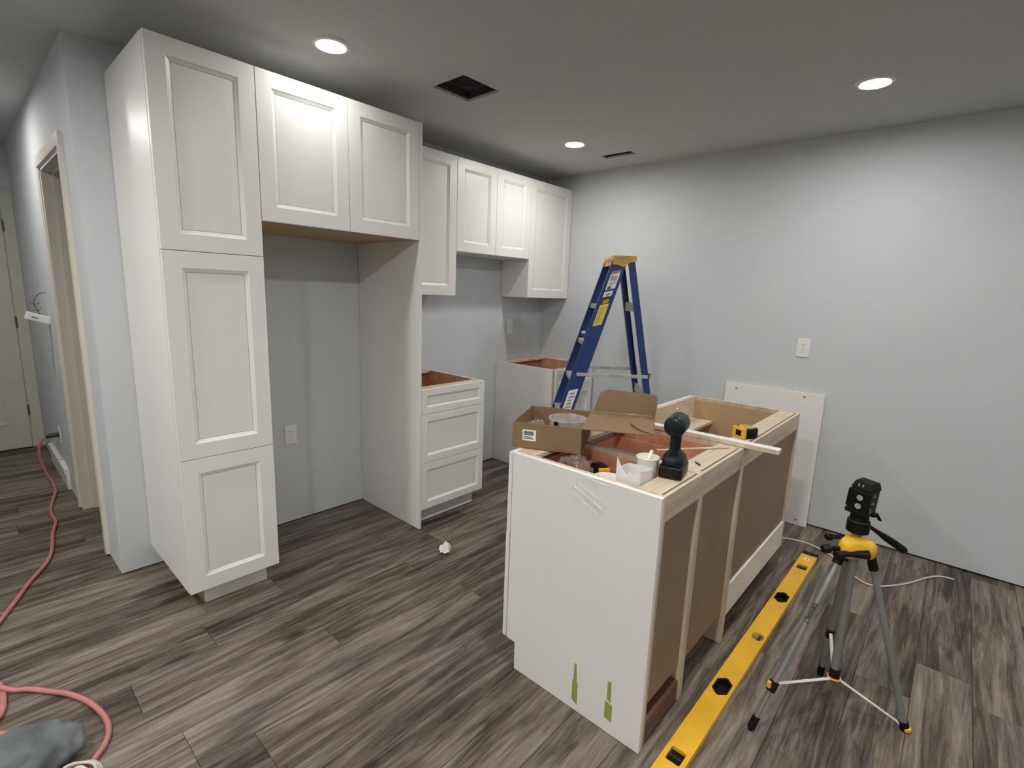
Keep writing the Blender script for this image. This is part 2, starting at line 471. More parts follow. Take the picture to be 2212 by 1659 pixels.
# ================================================================== FIXTURES
def recessed(x, y, label, mat='lamp'):
    t = thing('recessed_light', (x, y, HC-0.016), label, 'light', 'round recessed ceiling lights')
    MB().lathe([(0.058, -0.0075), (0.062, -0.0105), (0.074, -0.008), (0.080, -0.0005), (0.058, -0.0005)], (x, y, HC), 36, closed=True).build('trim_ring', MT['plate'], t, smooth=True)
    MB().lathe([(0.0575, -0.0015), (0.0575, -0.007), (0.050, -0.0078)], (x, y, HC), 36).build('lens', MT[mat], t, smooth=True, label='glowing round lens')
    return t
LL = ['lit recessed light in the ceiling above the fridge bridge cabinets',
      'lit recessed light in the ceiling near the bare right wall',
      'lit recessed light in the ceiling beside the narrow slot opening',
      'lit recessed light over the open floor in front of the pantry cabinet',
      'lit recessed light over the floor left of the pantry cabinet',
      'added unseen fill light over the floor near the left wall',
      'added unseen fill light near the rear wall in the middle',
      'added unseen fill light near the rear wall at its right end',
      'added unseen fill light near the rear wall at its left end']
for i, (x, y) in enumerate(LAMPS): recessed(x, y, LL[i] if i < len(LL) else 'added unseen fill light in the ceiling of the room behind', 'lamp_dim' if i == 0 else 'lamp' if i in (1, 2) else 'lamp_mid' if i == 3 else 'lamp_side' if y > -3 else 'fill_far')  # the later entries are unseen lights added as fill
for x, y in HALL_LAMPS: recessed(x, y, 'lit recessed light in the hallway ceiling')

# open duct boots above the ceiling cut-outs
t = thing('duct_box', ((V1[0]+V1[1])/2, (V1[2]+V1[3])/2, HC+0.013), 'open square ceiling duct hole with dark metal box and round pipe', 'vent')
mb = MB(); x0, x1, y0, y1 = V1; e = 0.012
for q in ((x0-e, x0-0.004, y0-e, y1+e), (x1+0.004, x1+e, y0-e, y1+e), (x0-0.004, x1+0.004, y0-e, y0-0.004), (x0-0.004, x1+0.004, y1+0.004, y1+e)):
    mb.box(*q, HC+0.0132, HC+0.14)
mb.build('box_wall', MT['dark'], t)
cx, cy = (x0+x1)/2+0.0, (y0+y1)/2
mb = MB(); n = 40; zz = HC+0.045
ci = [mb.v((cx+0.085*math.cos(2*math.pi*k/n), cy+0.085*math.sin(2*math.pi*k/n), zz)) for k in range(n)]
def sq(a):
    c, s = math.cos(a), math.sin(a); m = max(abs(c), abs(s)); return (cx+c/m*0.126, cy+s/m*0.120, zz)
so = [mb.v(sq(2*math.pi*k/n)) for k in range(n)]
for k in range(n): mb.face([so[k], so[(k+1) % n], ci[(k+1) % n], ci[k]])
mb.build('flange_plate', MT['dark'], t)
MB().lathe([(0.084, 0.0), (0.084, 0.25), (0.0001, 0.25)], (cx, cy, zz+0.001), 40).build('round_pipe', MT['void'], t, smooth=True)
mb = MB()
for i in range(14):
    a = rnd.uniform(0.01, 0.10); px = x0+0.002+rnd.random()*(x1-x0-0.02); 
    side = rnd.choice((y0, y1)); s = 1 if side == y0 else -1
    mb.prism([(px, side), (px+0.02, side), (px+0.013, side+s*0.006*rnd.random()), (px+0.006, side+s*0.010*rnd.random())], 'z', HC+0.001, HC+0.010)
mb.build('torn_edge', MT['ceil'], t)['kind'] = 'stuff'
t = thing('duct_box', ((V2[0]+V2[1])/2, (V2[2]+V2[3])/2, HC+0.013), 'open narrow slot duct hole in ceiling near the right wall', 'vent')
mb = MB(); x0, x1, y0, y1 = V2
for q in ((x0-e, x0-0.004, y0-e, y1+e), (x1+0.004, x1+e, y0-e, y1+e), (x0-0.004, x1+0.004, y0-e, y0-0.004), (x0-0.004, x1+0.004, y1+0.004, y1+e)):
    mb.box(*q, HC+0.0132, HC+0.16)
mb.build('box_wall', MT['dark'], t)
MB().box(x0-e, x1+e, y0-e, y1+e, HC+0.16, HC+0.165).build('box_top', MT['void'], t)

# wall outlets
def outlet(loc, face, label):
    """face 'x-' : on wall_right facing -x ; 'y-' : on wall_back facing -y"""
    t = thing('wall_outlet', loc, label, 'outlet', 'white wall outlets')
    def L(u, d, w):      # u along wall, d out of the wall, w up
        return (loc[0]-d, loc[1]+u, loc[2]+w) if face == 'x-' else (loc[0]+u, loc[1]-d, loc[2]+w)
    def bx(u0, u1, d0, d1, w0, w1, nm, mt, bev=0.0):
        mb = MB(); a, b = L(u0, d0, w0), L(u1, d1, w1)
        mb.box(min(a[0], b[0]), max(a[0], b[0]), min(a[1], b[1]), max(a[1], b[1]), a[2], b[2], bev)
        return mb.build(nm, mt, t)
    bx(-0.037, 0.037, 0.0005, 0.006, -0.060, 0.060, 'cover_plate', MT['plate'], 0.0025)
    bx(-0.017, 0.017, 0.006, 0.0085, -0.034, 0.034, 'receptacle', MT['plate'], 0.001)
    for z in (-0.017, 0.017):
        for u, h in ((-0.006, 0.007), (0.006, 0.0055)): bx(u-0.0011, u+0.0011, 0.0086, 0.0089, z+0.002, z+0.002+h, 'slot', MT['print_'])
        bx(-0.0018, 0.0018, 0.0086, 0.0089, z-0.008, z-0.0045, 'slot', MT['print_'])
    return t
outlet((XR, -2.192, 1.174), 'x-', 'white double outlet on the bare wall at right above the leaning panel')
outlet((0.743, 0.0, 0.560), 'y-', 'white double outlet low on the wall inside the fridge gap')
outlet((2.69, 0.0, 1.166), 'y-', 'white double outlet in shadow under the corner wall cabinet')

# ================================================================== CABINETS
def shaker(x0, x1, z0, z1, y, parent, name='door', rail=0.064, bev=0.016, dep=0.009, th=0.019, sgn=-1, mat=None):
    """framed front with a bevelled inner edge; sgn -1 faces -y; the flat centre panel is its sub-part"""
    mat = mat or MT['white']
    g = 0.0013; x0 += g; x1 -= g; z0 += g; z1 -= g
    yb = y-sgn*th
    def rect(d, yy): return [(x0+d, yy, z0+d), (x1-d, yy, z0+d), (x1-d, yy, z1-d), (x0+d, yy, z1-d)]
    mb = MB()
    e = 0.0012
    mb.loft([rect(rail+bev, yb), rect(0, yb), rect(0, y-sgn*e), rect(e, y), rect(rail, y), rect(rail+bev*0.2, y-sgn*0.0025), rect(rail+bev, y-sgn*dep), rect(rail+bev, yb)], cap=False)
    o = mb.build(name, mat, parent)
    mb = MB(); q = rail+bev+0.0015
    mb.box(x0+q, x1-q, min(yb+sgn*0.004, y-sgn*(dep+0.0005)), max(yb+sgn*0.004, y-sgn*(dep+0.0005)), z0+q, z1-q)
    p = mb.build('center_panel', mat, o)
    mb = MB()
    return o

HP = 2.3335; YF = -0.6305; YB = -0.004
W = MT['white']
# --- tall pantry
px0, px1 = 0.0, 0.3807
t = thing('pantry_cabinet', (0.19, -0.32, 0), 'tall white three door pantry cabinet beside the fridge gap', 'cabinet')
MB().box(px0, px1, YF+0.021, YB, 0.117, HP, 0.001).build('carcass', W, t)
for z0, z1 in ((0.117, 0.721), (0.721, 1.5725), (1.5725, HP)): shaker(px0, px1, z0, z1, YF, t)
MB().box(0.078, 0.094, -0.52, -0.06, 0.0005, 0.117).build('plinth', MT['rawside'], t)
MB().box(0.342, 0.356, -0.52, -0.06, 0.0005, 0.117).build('plinth', MT['rawside'], t)
MB().box(0.080, 0.354, -0.536, -0.521, 0.003, 0.1165).build('toe_kick', W, t)
# --- bridge cabinet over the fridge gap
bx1 = 1.2241; bm_ = 0.8022; zb = 1.7234
t = thing('bridge_cabinet', (0.80, -0.32, zb), 'white two door wall cabinet bridging the fridge gap', 'cabinet')
mb = MB(); mb.box(px1+0.001, bx1-0.001, YF+0.021, YB, zb+0.012, HP, 0.001); mb.build('carcass', W, t)
MB().box(px1+0.002, bx1-0.002, YF+0.022, YB-0.001, zb+0.002, zb+0.0118).build('bottom_panel', MT['tan'], t)
shaker(px1, bm_, zb, HP, YF, t); shaker(bm_, bx1, zb, HP, YF, t)
# --- fridge end panel
tag(MB().box(bx1+0.0005, bx1+0.0185, YF-0.001, YB, 0.002, HP+0.001, 0.0012).build('fridge_panel', W),
    'tall white end panel standing at the right side of the fridge gap', 'panel')
# --- drawer base
ux = bx1+0.0195; bx2 = 1.7693; ZT = 0.876
def open_base(x0, x1, y0, y1, parent, inner, zt=ZT, zk=0.116, front=-1, sidemat=None, back=True, bottom=0.13, toe=0.075):
    """open topped box: sides, back, bottom, front frame, stretchers"""
    sm = sidemat or W; e = 0.016
    if front == -1: yf, yb = y0, y1
    MB().box(x0, x0+e, y0, y1, zk, zt, 0.0005).build('side_panel', sm, parent)
    MB().box(x1-e, x1, y0, y1, zk, zt, 0.0005).build('side_panel', sm, parent)
    MB().box(x0+e, x0+e+0.003, y0+0.002, y1-0.02, zk+0.02, zt-0.003).build('side_lining', inner, parent)
    MB().box(x1-e-0.003, x1-e, y0+0.002, y1-0.02, zk+0.02, zt-0.003).build('side_lining', inner, parent)
    MB().box(x0+e, x1-e, y1-0.016, y1, zk, zt-0.002).build('back_panel', inner, parent)
    MB().box(x0+e+0.003, x1-e-0.003, y0, y1-0.016, bottom, bottom+0.014).build('bottom_panel', inner, parent)
    MB().box(x0+e, x1-e, y0, y0+0.018, zk, zt, 0.0005).build('front_frame', MT['pine'], parent)
t = thing('drawer_cabinet', ((ux+bx2)/2, -0.32, 0), 'white three drawer base cabinet with open top beside the fridge panel', 'cabinet')
open_base(ux, bx2, YF+0.021, YB, t, MT['ply'])
MB().box(ux+0.016, bx2-0.016, YB-0.075, YB-0.017, ZT-0.018, ZT-0.002).build('stretcher', MT['piney'], t)
MB().box(ux+0.019, bx2-0.019, YF+0.039, YF+0.085, ZT-0.018, ZT-0.002).build('stretcher', MT['piney'], t)
shaker(ux, bx2, 0.721, ZT, YF, t, 'drawer', rail=0.040, bev=0.013)
shaker(ux, bx2, 0.414, 0.721, YF, t, 'drawer', rail=0.045, bev=0.014)
shaker(ux, bx2, 0.116, 0.414, YF, t, 'drawer', rail=0.045, bev=0.014)
MB().box(ux+0.01, bx2-0.022, -0.552, -0.538, 0.004, 0.115).build('toe_kick', W, t)
MB().box(bx2-0.036, bx2-0.022, -0.537, -0.03, 0.001, 0.1155).build('plinth', W, t)
# --- corner base cabinet right of the range gap
cx0, cx1 = 2.531, XR-0.006
t = thing('corner_base_cabinet', ((cx0+cx1)/2, -0.32, 0), 'white base cabinet with open top in the corner behind the ladder', 'cabinet')
open_base(cx0, cx1, YF+0.021, YB, t, MT['ply'], zk=0.003)
MB().box(cx0+0.016, cx1-0.016, YB-0.075, YB-0.017, ZT-0.018, ZT-0.002).build('stretcher', MT['piney'], t)
shaker(cx0+0.03, cx1-0.03, 0.721, ZT-0.004, YF, t, 'drawer', rail=0.040, bev=0.013)
shaker(cx0+0.03, cx1-0.03, 0.116, 0.721, YF, t, 'door')
# --- wall cabinets
U = (1.7995, 2.1845, 2.5667, XR-0.004); YU = -0.2938; zl, zs = 1.4217, 1.7222
def wallcab(x0, x1, z0, doors, label, name='wall_cabinet'):
    t = thing(name, ((x0+x1)/2, YU/2, z0), label, 'cabinet', 'white wall cabinets')
    MB().box(x0+0.0008, x1-0.0008, YU+0.021, YB, z0, HP, 0.0008).build('carcass', W, t)
    MB().box(x0+0.018, x1-0.018, YU+0.035, YB-0.01, z0-0.001, z0+0.0).build('bottom_panel', W, t)
    e = [x0]+doors+[x1]
    for a, b in zip(e, e[1:]): shaker(a, b, z0, HP, YU, t)
wallcab(ux, U[0], zl, [], 'long single door white wall cabinet beside the fridge panel')
wallcab(U[0], U[2], zs, [U[1]], 'short two door white wall cabinet above the range gap')
wallcab(U[2], U[3], zl, [], 'long single door white wall cabinet in the corner at the right wall')

# ================================================================== ISLAND
IX0, IX1, IY0, IY1, ZI = 0.7717, 2.4235, -2.3632, -1.7558, 0.879
# notched white end panel
pts = [(IY0, 0.001), (IY1-0.066, 0.001), (IY1-0.066, 0.116), (IY1-0.022, 0.116), (IY1-0.022, ZI), (IY0, ZI)]
tag(MB().prism(pts, 'x', IX0, IX0+0.018, 0.0008, 1).build('island_end_panel', W), 'large white notched end panel on the near end of the island', 'panel')

def island_cab(x0, x1, label, inner, kind):
    t = thing('island_cabinet', ((x0+x1)/2, (IY0+IY1)/2, 0), label, 'cabinet', 'island base cabinets in a row')
    e = 0.0165; yf = IY1-0.022
    for a, b, raised_ in ((x0, x0+e, False), (x1-e, x1, kind == 'sink')):      # sides run to the floor with a toe notch at the front
        pr = [(IY0+0.001, 0.118), (yf, 0.118)] if raised_ else [(IY0+0.001, 0.002), (yf-0.060, 0.002), (yf-0.060, 0.117), (yf, 0.117)]
        MB().prism(pr+[(yf, ZI-0.001), (IY0+0.001, ZI-0.001)], 'x', a, b, 0.0006).build('side_panel', MT['pinez'], t)
    MB().box(x0+e, x0+e+0.003, IY0+0.03, yf-0.001, 0.12, ZI-0.02).build('side_lining', inner, t)
    MB().box(x1-e-0.003, x1-e, IY0+0.03, yf-0.001, 0.12, ZI-0.02).build('side_lining', inner, t)
    zb0 = 0.265 if kind == 'sink' else 0.150
    MB().box(x0+e, x1-e, IY0+0.013, IY0+0.018, zb0-0.01, ZI-0.075).build('back_panel', MT['hard'], t)
    MB().box(x0+e, x1-e, IY0+0.0185, IY0+0.022, zb0-0.008, ZI-0.018).build('back_lining', inner, t)
    MB().box(x0+e, x1-e, IY0+0.001, IY0+0.013, ZI-0.085, ZI-0.001, 0.0006).build('back_nailer', MT['pine'], t)
    MB().box(x0+e, x1-e, IY0+0.0215, IY0+0.098, ZI-0.017, ZI-0.002, 0.0006).build('top_stretcher', MT['pine'], t)
    MB().box(x0+e, x1-e, yf-0.075 if kind != 'sink' else yf-0.019, yf, ZI-0.017 if kind != 'sink' else ZI-0.10, ZI-0.002, 0.0006).build('front_stretcher', MT['pine'], t)
    MB().box(x0+e, x1-e, yf-0.018, yf-0.001, 0.118, ZI-0.10).build('front_frame', MT['pine'], t)
    MB().box(x0+e, x1-e, IY0+0.022, yf-0.018, 0.12, 0.134).build('bottom_panel', inner, t)
    return t, e, yf
X1, X2 = 1.0875, 1.5165
near, e, yf = island_cab(IX0+0.0188, X1, 'near narrow island cabinet with four drawers under the cardboard box', MT['ply'], 'drawers')
for z0, z1 in ((0.716, ZI), (0.56, 0.716), (0.41, 0.56), (0.117, 0.41)):
    shaker(IX0, X1, z0, z1, IY1 + (0.002 if z0 < 0.5 else 0.0), near, 'drawer', rail=0.04, bev=0.012, sgn=1)
def drawer_box(x0, x1, y0, y1, z0, z1, par):
    mb = MB(); w = 0.012
    mb.box(x0, x0+w, y0, y1, z0, z1, 0.0006); mb.box(x1-w, x1, y0, y1, z0, z1, 0.0006)
    mb.box(x0+w, x1-w, y0, y0+w, z0, z1, 0.0006); mb.box(x0+w, x1-w, y1-w, y1, z0, z1, 0.0006)
    mb.box(x0+w, x1-w, y0+w, y1-w, z0+0.008, z0+0.014)
    return mb.build('drawer_box', MT['ply'], par)
drawer_box(IX0+0.040, X1-0.028, IY0+0.05, yf-0.02, 0.745, 0.825, near)
MB().box(IX0+0.037, X1-0.019, IY0+0.003, IY0+0.095, 0.002, 0.090, 0.010).build('plinth', MT['stain'], near)
mid, e, yf = island_cab(X1+0.0006, X2, 'middle island cabinet with an orange plywood drawer inside', MT['ply'], 'drawers')
for z0, z1 in ((0.716, ZI), (0.117, 0.716)): shaker(X1+0.0006, X2, z0, z1, IY1, mid, 'drawer', rail=0.045, bev=0.012, sgn=1)
drawer_box(X1+0.035, X2-0.035, IY0+0.06, yf-0.02, 0.70, 0.815, mid)
far, e, yf = island_cab(X2+0.0006, IX1, 'far wide island cabinet with an empty tan interior', MT['tan'], 'sink')
MB().box(X2+0.017, IX1-0.017, IY0+0.002, IY0+0.0125, 0.118, 0.262, 0.0008).build('bottom_rail', W, far, label='white painted bottom rail')
MB().box(X2+0.02, IX1-0.03, IY0+0.05, IY0+0.07, 0.002, 0.112).build('plinth', MT['stain'], far)
xm = (X2+IX1)/2
shaker(X2+0.0006, xm, 0.117, ZI, IY1, far, 'door', sgn=1); shaker(xm, IX1, 0.117, ZI, IY1, far, 'door', sgn=1)
MB().box(IX1-0.42, IX1-0.03, yf-0.14, yf-0.02, 0.735, 0.751).build('shelf', MT['pine'], far)

# white spare panel leaning on the right wall
pts = [(-1.742, 0.0), (-2.356, 0.0), (-2.356, 0.885), (-1.742, 0.885)]
lean = thing('leaning_panel', (3.06, -2.05, 0), 'white cabinet end panel leaning on the right wall behind the island', 'panel')
mb = MB(); th = 0.018; xb, xt = 3.056, 3.0945
def LP(y, h, d): return (xb+(xt-xb)*h/0.885-d, y, h)
mb.hexa([LP(-1.742, 0.002, 0), LP(-2.364, 0.002, 0), LP(-2.356, 0.885, 0), LP(-1.742, 0.885, 0)],
        [LP(-1.742, 0.002, -th), LP(-2.364, 0.002, -th), LP(-2.356, 0.885, -th), LP(-1.742, 0.885, -th)], 0.0008)
mb.build('board', W, lean)
for y, h in ((-1.815, 0.850), (-2.243, 0.858), (-2.300, 0.035)):
    a = Vector(LP(y, h, 0.0004)); MB().cyl(a, a+Vector((0.0007, 0, 0)), 0.0055, n=12).build('screw_hole', MT['print_'], lean)

# ================================================================== STEPLADDER
LO = Vector((2.40, -1.24, 0)); E1 = Vector((0.664, -0.748, 0)).normalized(); E2 = Vector((0.748, 0.664, 0)).normalized()
lad = thing('stepladder', LO, 'blue fibreglass stepladder with yellow top in front of the corner cabinet', 'ladder')
LT = Matrix.Translation(LO) @ Matrix((E1, E2, Vector((0, 0, 1)))).transposed().to_4x4()
def LM():
    m = MB(); m.T = LT; return m
sf = lambda z: -0.0796-(1.65-z)*0.293       # front rail, outer edge
sr = lambda z: 0.036+(1.68-z)*0.199         # rear rail, inner edge
LWT, LWB = 0.335, 0.40
lw = lambda z: LWB+(LWT-LWB)*z/1.7
def rail(s0, w, z0, z1, far, name, fl=0.028, th=0.004):
    mb = LM(); rings = []
    for z in (z0, z1):
        a = s0(z); b = a+w
        if far: y = lw(z); pr = [(a, y), (b, y), (b, y-fl), (b-th, y-fl), (b-th, y-th), (a+th, y-th), (a+th, y-fl), (a, y-fl)]
        else: pr = [(a, 0), (b, 0), (b, fl), (b-th, fl), (b-th, th), (a+th, th), (a+th, fl), (a, fl)]
        rings.append([(p, q, z) for p, q in pr])
    mb.loft(rings)
    return mb.build(name, MT['blue'], lad)
FW, RW = 0.098, 0.042
rails = []
for far in (0, 1):
    rails.append(rail(sf, FW, 0.02, 1.690, far, 'front_rail'))
    rail(sr, RW, 0.02, 1.695, far, 'rear_rail')
for far in (0, 1):
    for s0, w in ((sf, FW), (sr, RW)):
        mb = LM(); y = lw(0.02) if far else 0.0; s = s0(0.02)
        mb.box(s-0.006, s+w+0.006, (y-0.032 if far else -0.005), (y+0.005 if far else 0.032), 0.0005, 0.075, 0.003)
        mb.build('foot', MT['rubber'], lad)
for z in (1.40, 1.15, 0.90, 0.65, 0.40, 0.15):
    mb = LM(); y0, y1 = 0.0045, lw(z)-0.0045; a = sf(z)+0.004; b = a+0.088
    mb.prism([(a, z-0.030), (a, z), (b, z), (b, z-0.022), (b-0.003, z-0.022), (b-0.003, z-0.003), (a+0.003, z-0.003), (a+0.003, z-0.030)], 'y', y0, y1)
    for k in range(8):
        sx = a+0.008+k*0.0095; mb.box(sx, sx+0.004, y0+0.004, y1-0.004, z-0.0003, z+0.0016)
    mb.build('step', MT['alu'], lad)
for z in (1.39, 0.80, 0.25):
    mb = LM(); a = sr(z)+0.010
    mb.prism([(a, z-0.03), (a, z+0.03), (a+0.016, z+0.03), (a+0.016, z+0.026), (a+0.004, z+0.026), (a+0.004, z-0.026), (a+0.016, z-0.026), (a+0.016, z-0.03)], 'y', 0.0045, lw(z)-0.0045)
    mb.build('rear_brace', MT['alu'], lad)
for q, y in enumerate((-0.006, None)):
    z = 0.93; y = -0.0105 if q == 0 else lw(z)+0.0015
    mb = LM(); s0 = -0.262; s1 = sr(z)+0.036
    mb.box(s0, s1, y, y+0.0045, z-0.012, z+0.012, 0.002)
    mb.cyl((s0+0.012, y-0.004, z), (s0+0.012, y+0.010, z), 0.007, n=10); mb.cyl((s1-0.012, y-0.004, z), (s1-0.012, y+0.010, z), 0.007, n=10)
    sp = mb.build('spreader', MT['alu'], lad)
    mb = LM()
    for i in range(6): mb.box(-0.04+i*0.014, -0.032+i*0.014, y-0.0006, y, z-0.006, z+0.006)
    mb.build('print', MT['printg'], sp)
for y0, y1 in ((0.004, 0.13), (lw(0.9)-0.004, lw(0.9)-0.13)):
    mb = LM(); a = sr(0.86)+0.004
    mb.tube([(a+0.03, y0, 0.955), (a+0.045, y1, 0.83)], 0.010, 4, True, 0.25)
    mb.build('knee_brace', MT['alu'], lad)
# cap: side profile swept across the width, front corners chamfered
prof = [(-0.066, 1.719), (0.078, 1.7195), (0.086, 1.713), (0.088, 1.697), (0.080, 1.682), (0.044, 1.680), (0.020, 1.655), (0.004, 1.6455), (-0.022, 1.655), (-0.040, 1.664), (-0.068, 1.659)]
mb = LM(); w = LWT
mb.hexa([(s, -0.006, z) for s, z in prof], [(s, w+0.006, z) for s, z in prof], 0.003, 2)
cap = mb.build('top_cap', MT['capyel'], lad)
mb = LM()
for i, (a, b, z0, z1) in enumerate(((-0.045, -0.02, 1.694, 1.708), (-0.016, 0.012, 1.690, 1.709), (0.014, 0.030, 1.694, 1.706), (-0.02, 0.006, 1.672, 1.681), (0.008, 0.022, 1.668, 1.678))):
    mb.box(a, b, -0.0066, -0.0058, z0, z1)
for a in (0.06, 0.10, 0.14, 0.19, 0.23, 0.27): mb.box(-0.0685, -0.066, a, a+0.03, 1.680, 1.700)
mb.build('print', MT['printg'], cap)
mb = LM(); mb.cyl((0.066, -0.0085, 1.697), (0.066, -0.004, 1.697), 0.005, n=12); mb.build('rivet', MT['alu'], cap)
def sticker(f0, f1, z0, z1, mat, name='sticker', lift=0.0008, par=None):
    mb = LM(); a = lambda f, z: (sf(z)+FW*f, -lift, z)
    k = 0.27*FW*(f1-f0)
    mb.hexa([a(f0, z0), a(f1, z0+k), a(f1, z1+k), a(f0, z1)], [(p[0], -0.0001, p[2]) for p in (a(f0, z0), a(f1, z0+k), a(f1, z1+k), a(f0, z1))])
    return mb.build(name, mat, par or rails[0])
sticker(0.22, 0.80, 1.596, 1.615, MT['pink']); sticker(0.20, 0.80, 1.495, 1.596, MT['paper'])
for i in range(7): sticker(0.28+0.065*i, 0.28+0.065*i+0.03, 1.555, 1.588, MT['print_'], 'print', 0.0014)
for i in range(4): sticker(0.32, 0.68-0.05*i, 1.538-i*0.008, 1.543-i*0.008, MT['printg'], 'print', 0.0014)
sticker(0.30, 0.52, 1.500, 1.514, MT['print_'], 'print', 0.0014)
sticker(0.20, 0.74, 1.447, 1.482, MT['paper']); sticker(0.36, 0.62, 1.456, 1.472, MT['printg'], 'print', 0.0014)
sticker(0.22, 0.78, 1.398, 1.437, MT['print_'])
for i in range(3): sticker(0.32, 0.70, 1.406+0.009*i, 1.411+0.009*i, MT['yelsafe'], 'print', 0.0014)
sticker(0.22, 0.78, 1.255, 1.396, MT['yelsafe'])
for i in range(9): sticker(0.30, 0.55+0.12*((i*7) % 3)/2, 1.268+0.0128*i, 1.2735+0.0128*i, MT['printg'], 'print', 0.0014)
sticker(0.20, 0.80, 0.640, 0.815, MT['paper'])
for i in range(6): sticker(0.34, 0.60+0.06*((i*5) % 3), 0.665+0.024*i, 0.678+0.024*i, MT['printg'], 'print', 0.0014)
mb = LM(); zc = 1.18; mb.box(sf(zc)+0.020, sf(zc)+0.050, lw(zc)-0.0048, lw(zc)-0.0042, zc, zc+0.085); mb.build('sticker', MT['paper'], rails[1])

# ================================================================== CARDBOARD BOX
A = Vector((0.818, -1.728, ZI+0.0015)); eu = Vector((0.435, -0.9, 0)).normalized(); ev = Vector((0.9, 0.435, 0)).normalized(); ez = Vector((0, 0, 1))
BW, BD, BH = 0.262, 0.300, 0.098
A = A - eu*0.0 
bx = thing('cardboard_box', A+eu*BW/2+ev*BD/2, 'open brown cardboard mailer box on the island corner, its lid folded out', 'box')
BT = Matrix.Translation(A) @ Matrix((eu, ev, ez)).transposed().to_4x4()
def BM():
    m = MB(); m.T = BT; return m
c = 0.004
mb = BM(); mb.box(0, BW, 0, BD, 0, c); mb.build('bottom', MT['card'], bx)
BM().box(0, BW, 0, c, c, BH, 0.001).build('side_wall', MT['card'], bx)
BM().box(0, BW, BD-c, BD, c, BH, 0.001).build('side_wall', MT['card'], bx)
BM().box(0, c, c, BD-c, c, BH, 0.001).build('side_wall', MT['card'], bx)
BM().box(BW-c, BW, c, BD-c, c, BH, 0.001).build('side_wall', MT['card'], bx)
LDL = 0.255
mb = BM(); mb.hexa([(BW, 0.003, BH-0.004), (BW+LDL, 0.003, BH+0.0), (BW+LDL, BD-0.003, BH+0.0), (BW, BD-0.003, BH-0.004)],
                   [(BW, 0.003, BH), (BW+LDL, 0.003, BH+0.004), (BW+LDL, BD-0.003, BH+0.004), (BW, BD-0.003, BH)], 0.0006)
lid = mb.build('lid', MT['card'], bx)
mb = BM(); y = BD-0.004
fp = [(BW+0.004, BH+0.003), (BW+LDL, BH+0.006), (BW+LDL+0.002, BH+0.090), (BW+0.19, BH+0.094), (BW+0.060, BH+0.098), (BW+0.030, BH+0.085)]
mb.hexa([(u, y-0.002+0.10*(z-BH), z) for u, z in fp], [(u, y+0.002+0.10*(z-BH), z) for u, z in fp]); mb.build('lid_flap', MT['card'], lid)
mb = BM()   # folded corner of the tuck flap standing at the lid's end
mb.hexa([(BW+LDL-0.002, BD-0.006, BH+0.006), (BW+LDL-0.003, BD-0.120, BH+0.006), (BW+LDL+0.004, BD-0.006, BH+0.088)],
        [(BW+LDL+0.002, BD-0.006, BH+0.006), (BW+LDL+0.001, BD-0.120, BH+0.006), (BW+LDL+0.008, BD-0.006, BH+0.088)])
mb.build('tuck_flap', MT['card'], lid)
mb = BM(); arc = [(BW+LDL-0.002, 0.004)] + [(BW+LDL-0.002-0.085*math.sin(math.pi*k/14)**0.7, 0.004+0.28*k/14) for k in range(1, 14)] + [(BW+LDL-0.002, 0.284)]
mb.hexa([(u, v, BH+0.0045+0.02*(BW+LDL-u)) for u, v in arc], [(u, v, BH+0.0080+0.03*(BW+LDL-u)) for u, v in arc]); mb.build('dust_flap', MT['card'], lid)
# shipping label: on the left (-v) face
mb = BM(); mb.box(0.040, 0.092, -0.0010, 0.0, 0.030, 0.072); lb = mb.build('label', MT['paper'], bx)
mb = BM(); x = 0.045
rb = random.Random(3)
while x < 0.082:
    w = rb.choice((0.0008, 0.0014, 0.002)); mb.box(x, x+w, -0.0014, -0.0010, 0.051, 0.067); x += w+rb.choice((0.0007, 0.0012))
for i in range(2): mb.box(0.044, 0.085-0.006*i, -0.0014, -0.0010, 0.037+0.006*i, 0.0395+0.006*i)
mb.build('barcode', MT['print_'], lb)
# in the box: frosted tub, hardware bag, black parts
rc = BT @ Vector((0.155, 0.160, 0.0))
def tubshape(c, r, h, w=0.0025, taper=0.9):
    return MB().lathe([(r*taper, 0), (r, h-0.006), (r+0.004, h-0.006), (r+0.004, h), (r-w, h), (r*taper-w, 0.004), (0.001, 0.004)], c, 36)
o = tubshape(rc+Vector((0.01, -0.03, 0.0045)), 0.074, 0.090).build('plastic_tub', MT['ring'], smooth=True)
tag(o, 'round frosted clear plastic tub in the cardboard box', 'tub')
def bag(name, c, size, seed, mat, label, cat='plastic bag', amp=0.35, sub=4):
    mb = MB(); bmesh.ops.create_icosphere(mb.bm, subdivisions=sub, radius=1.0)
    from mathutils import noise as mn
    for v in mb.bm.verts:
        d = v.co.normalized()
        n1 = mn.noise(d*1.6+Vector((seed, 0, 0))); n2 = abs(mn.noise(d*3.4+Vector((0, seed, 0)))); n3 = abs(mn.noise(d*7+Vector((0, 0, seed))))
        f = 0.95+amp*0.9*n1+amp*(0.5-1.5*n2)+amp*(0.25-0.9*n3)
        p = Vector((d.x*size[0]*f, d.y*size[1]*f, d.z*size[2]*f))
        if p.z < -size[2]*0.6: p.z = -size[2]*0.6
        v.co = p
    zmin = min(v.co.z for v in mb.bm.verts)
    bmesh.ops.translate(mb.bm, verts=mb.bm.verts, vec=Vector(c)-Vector((0, 0, zmin)))
    o = mb.build(name, mat, smooth=True)
    return tag(o, label, cat)
bag('plastic_bag', BT @ Vector((0.070, 0.075, 0.0045)), (0.045, 0.045, 0.055), 2.3, MT['bag'], 'clear hardware bag beside the tub in the cardboard box')
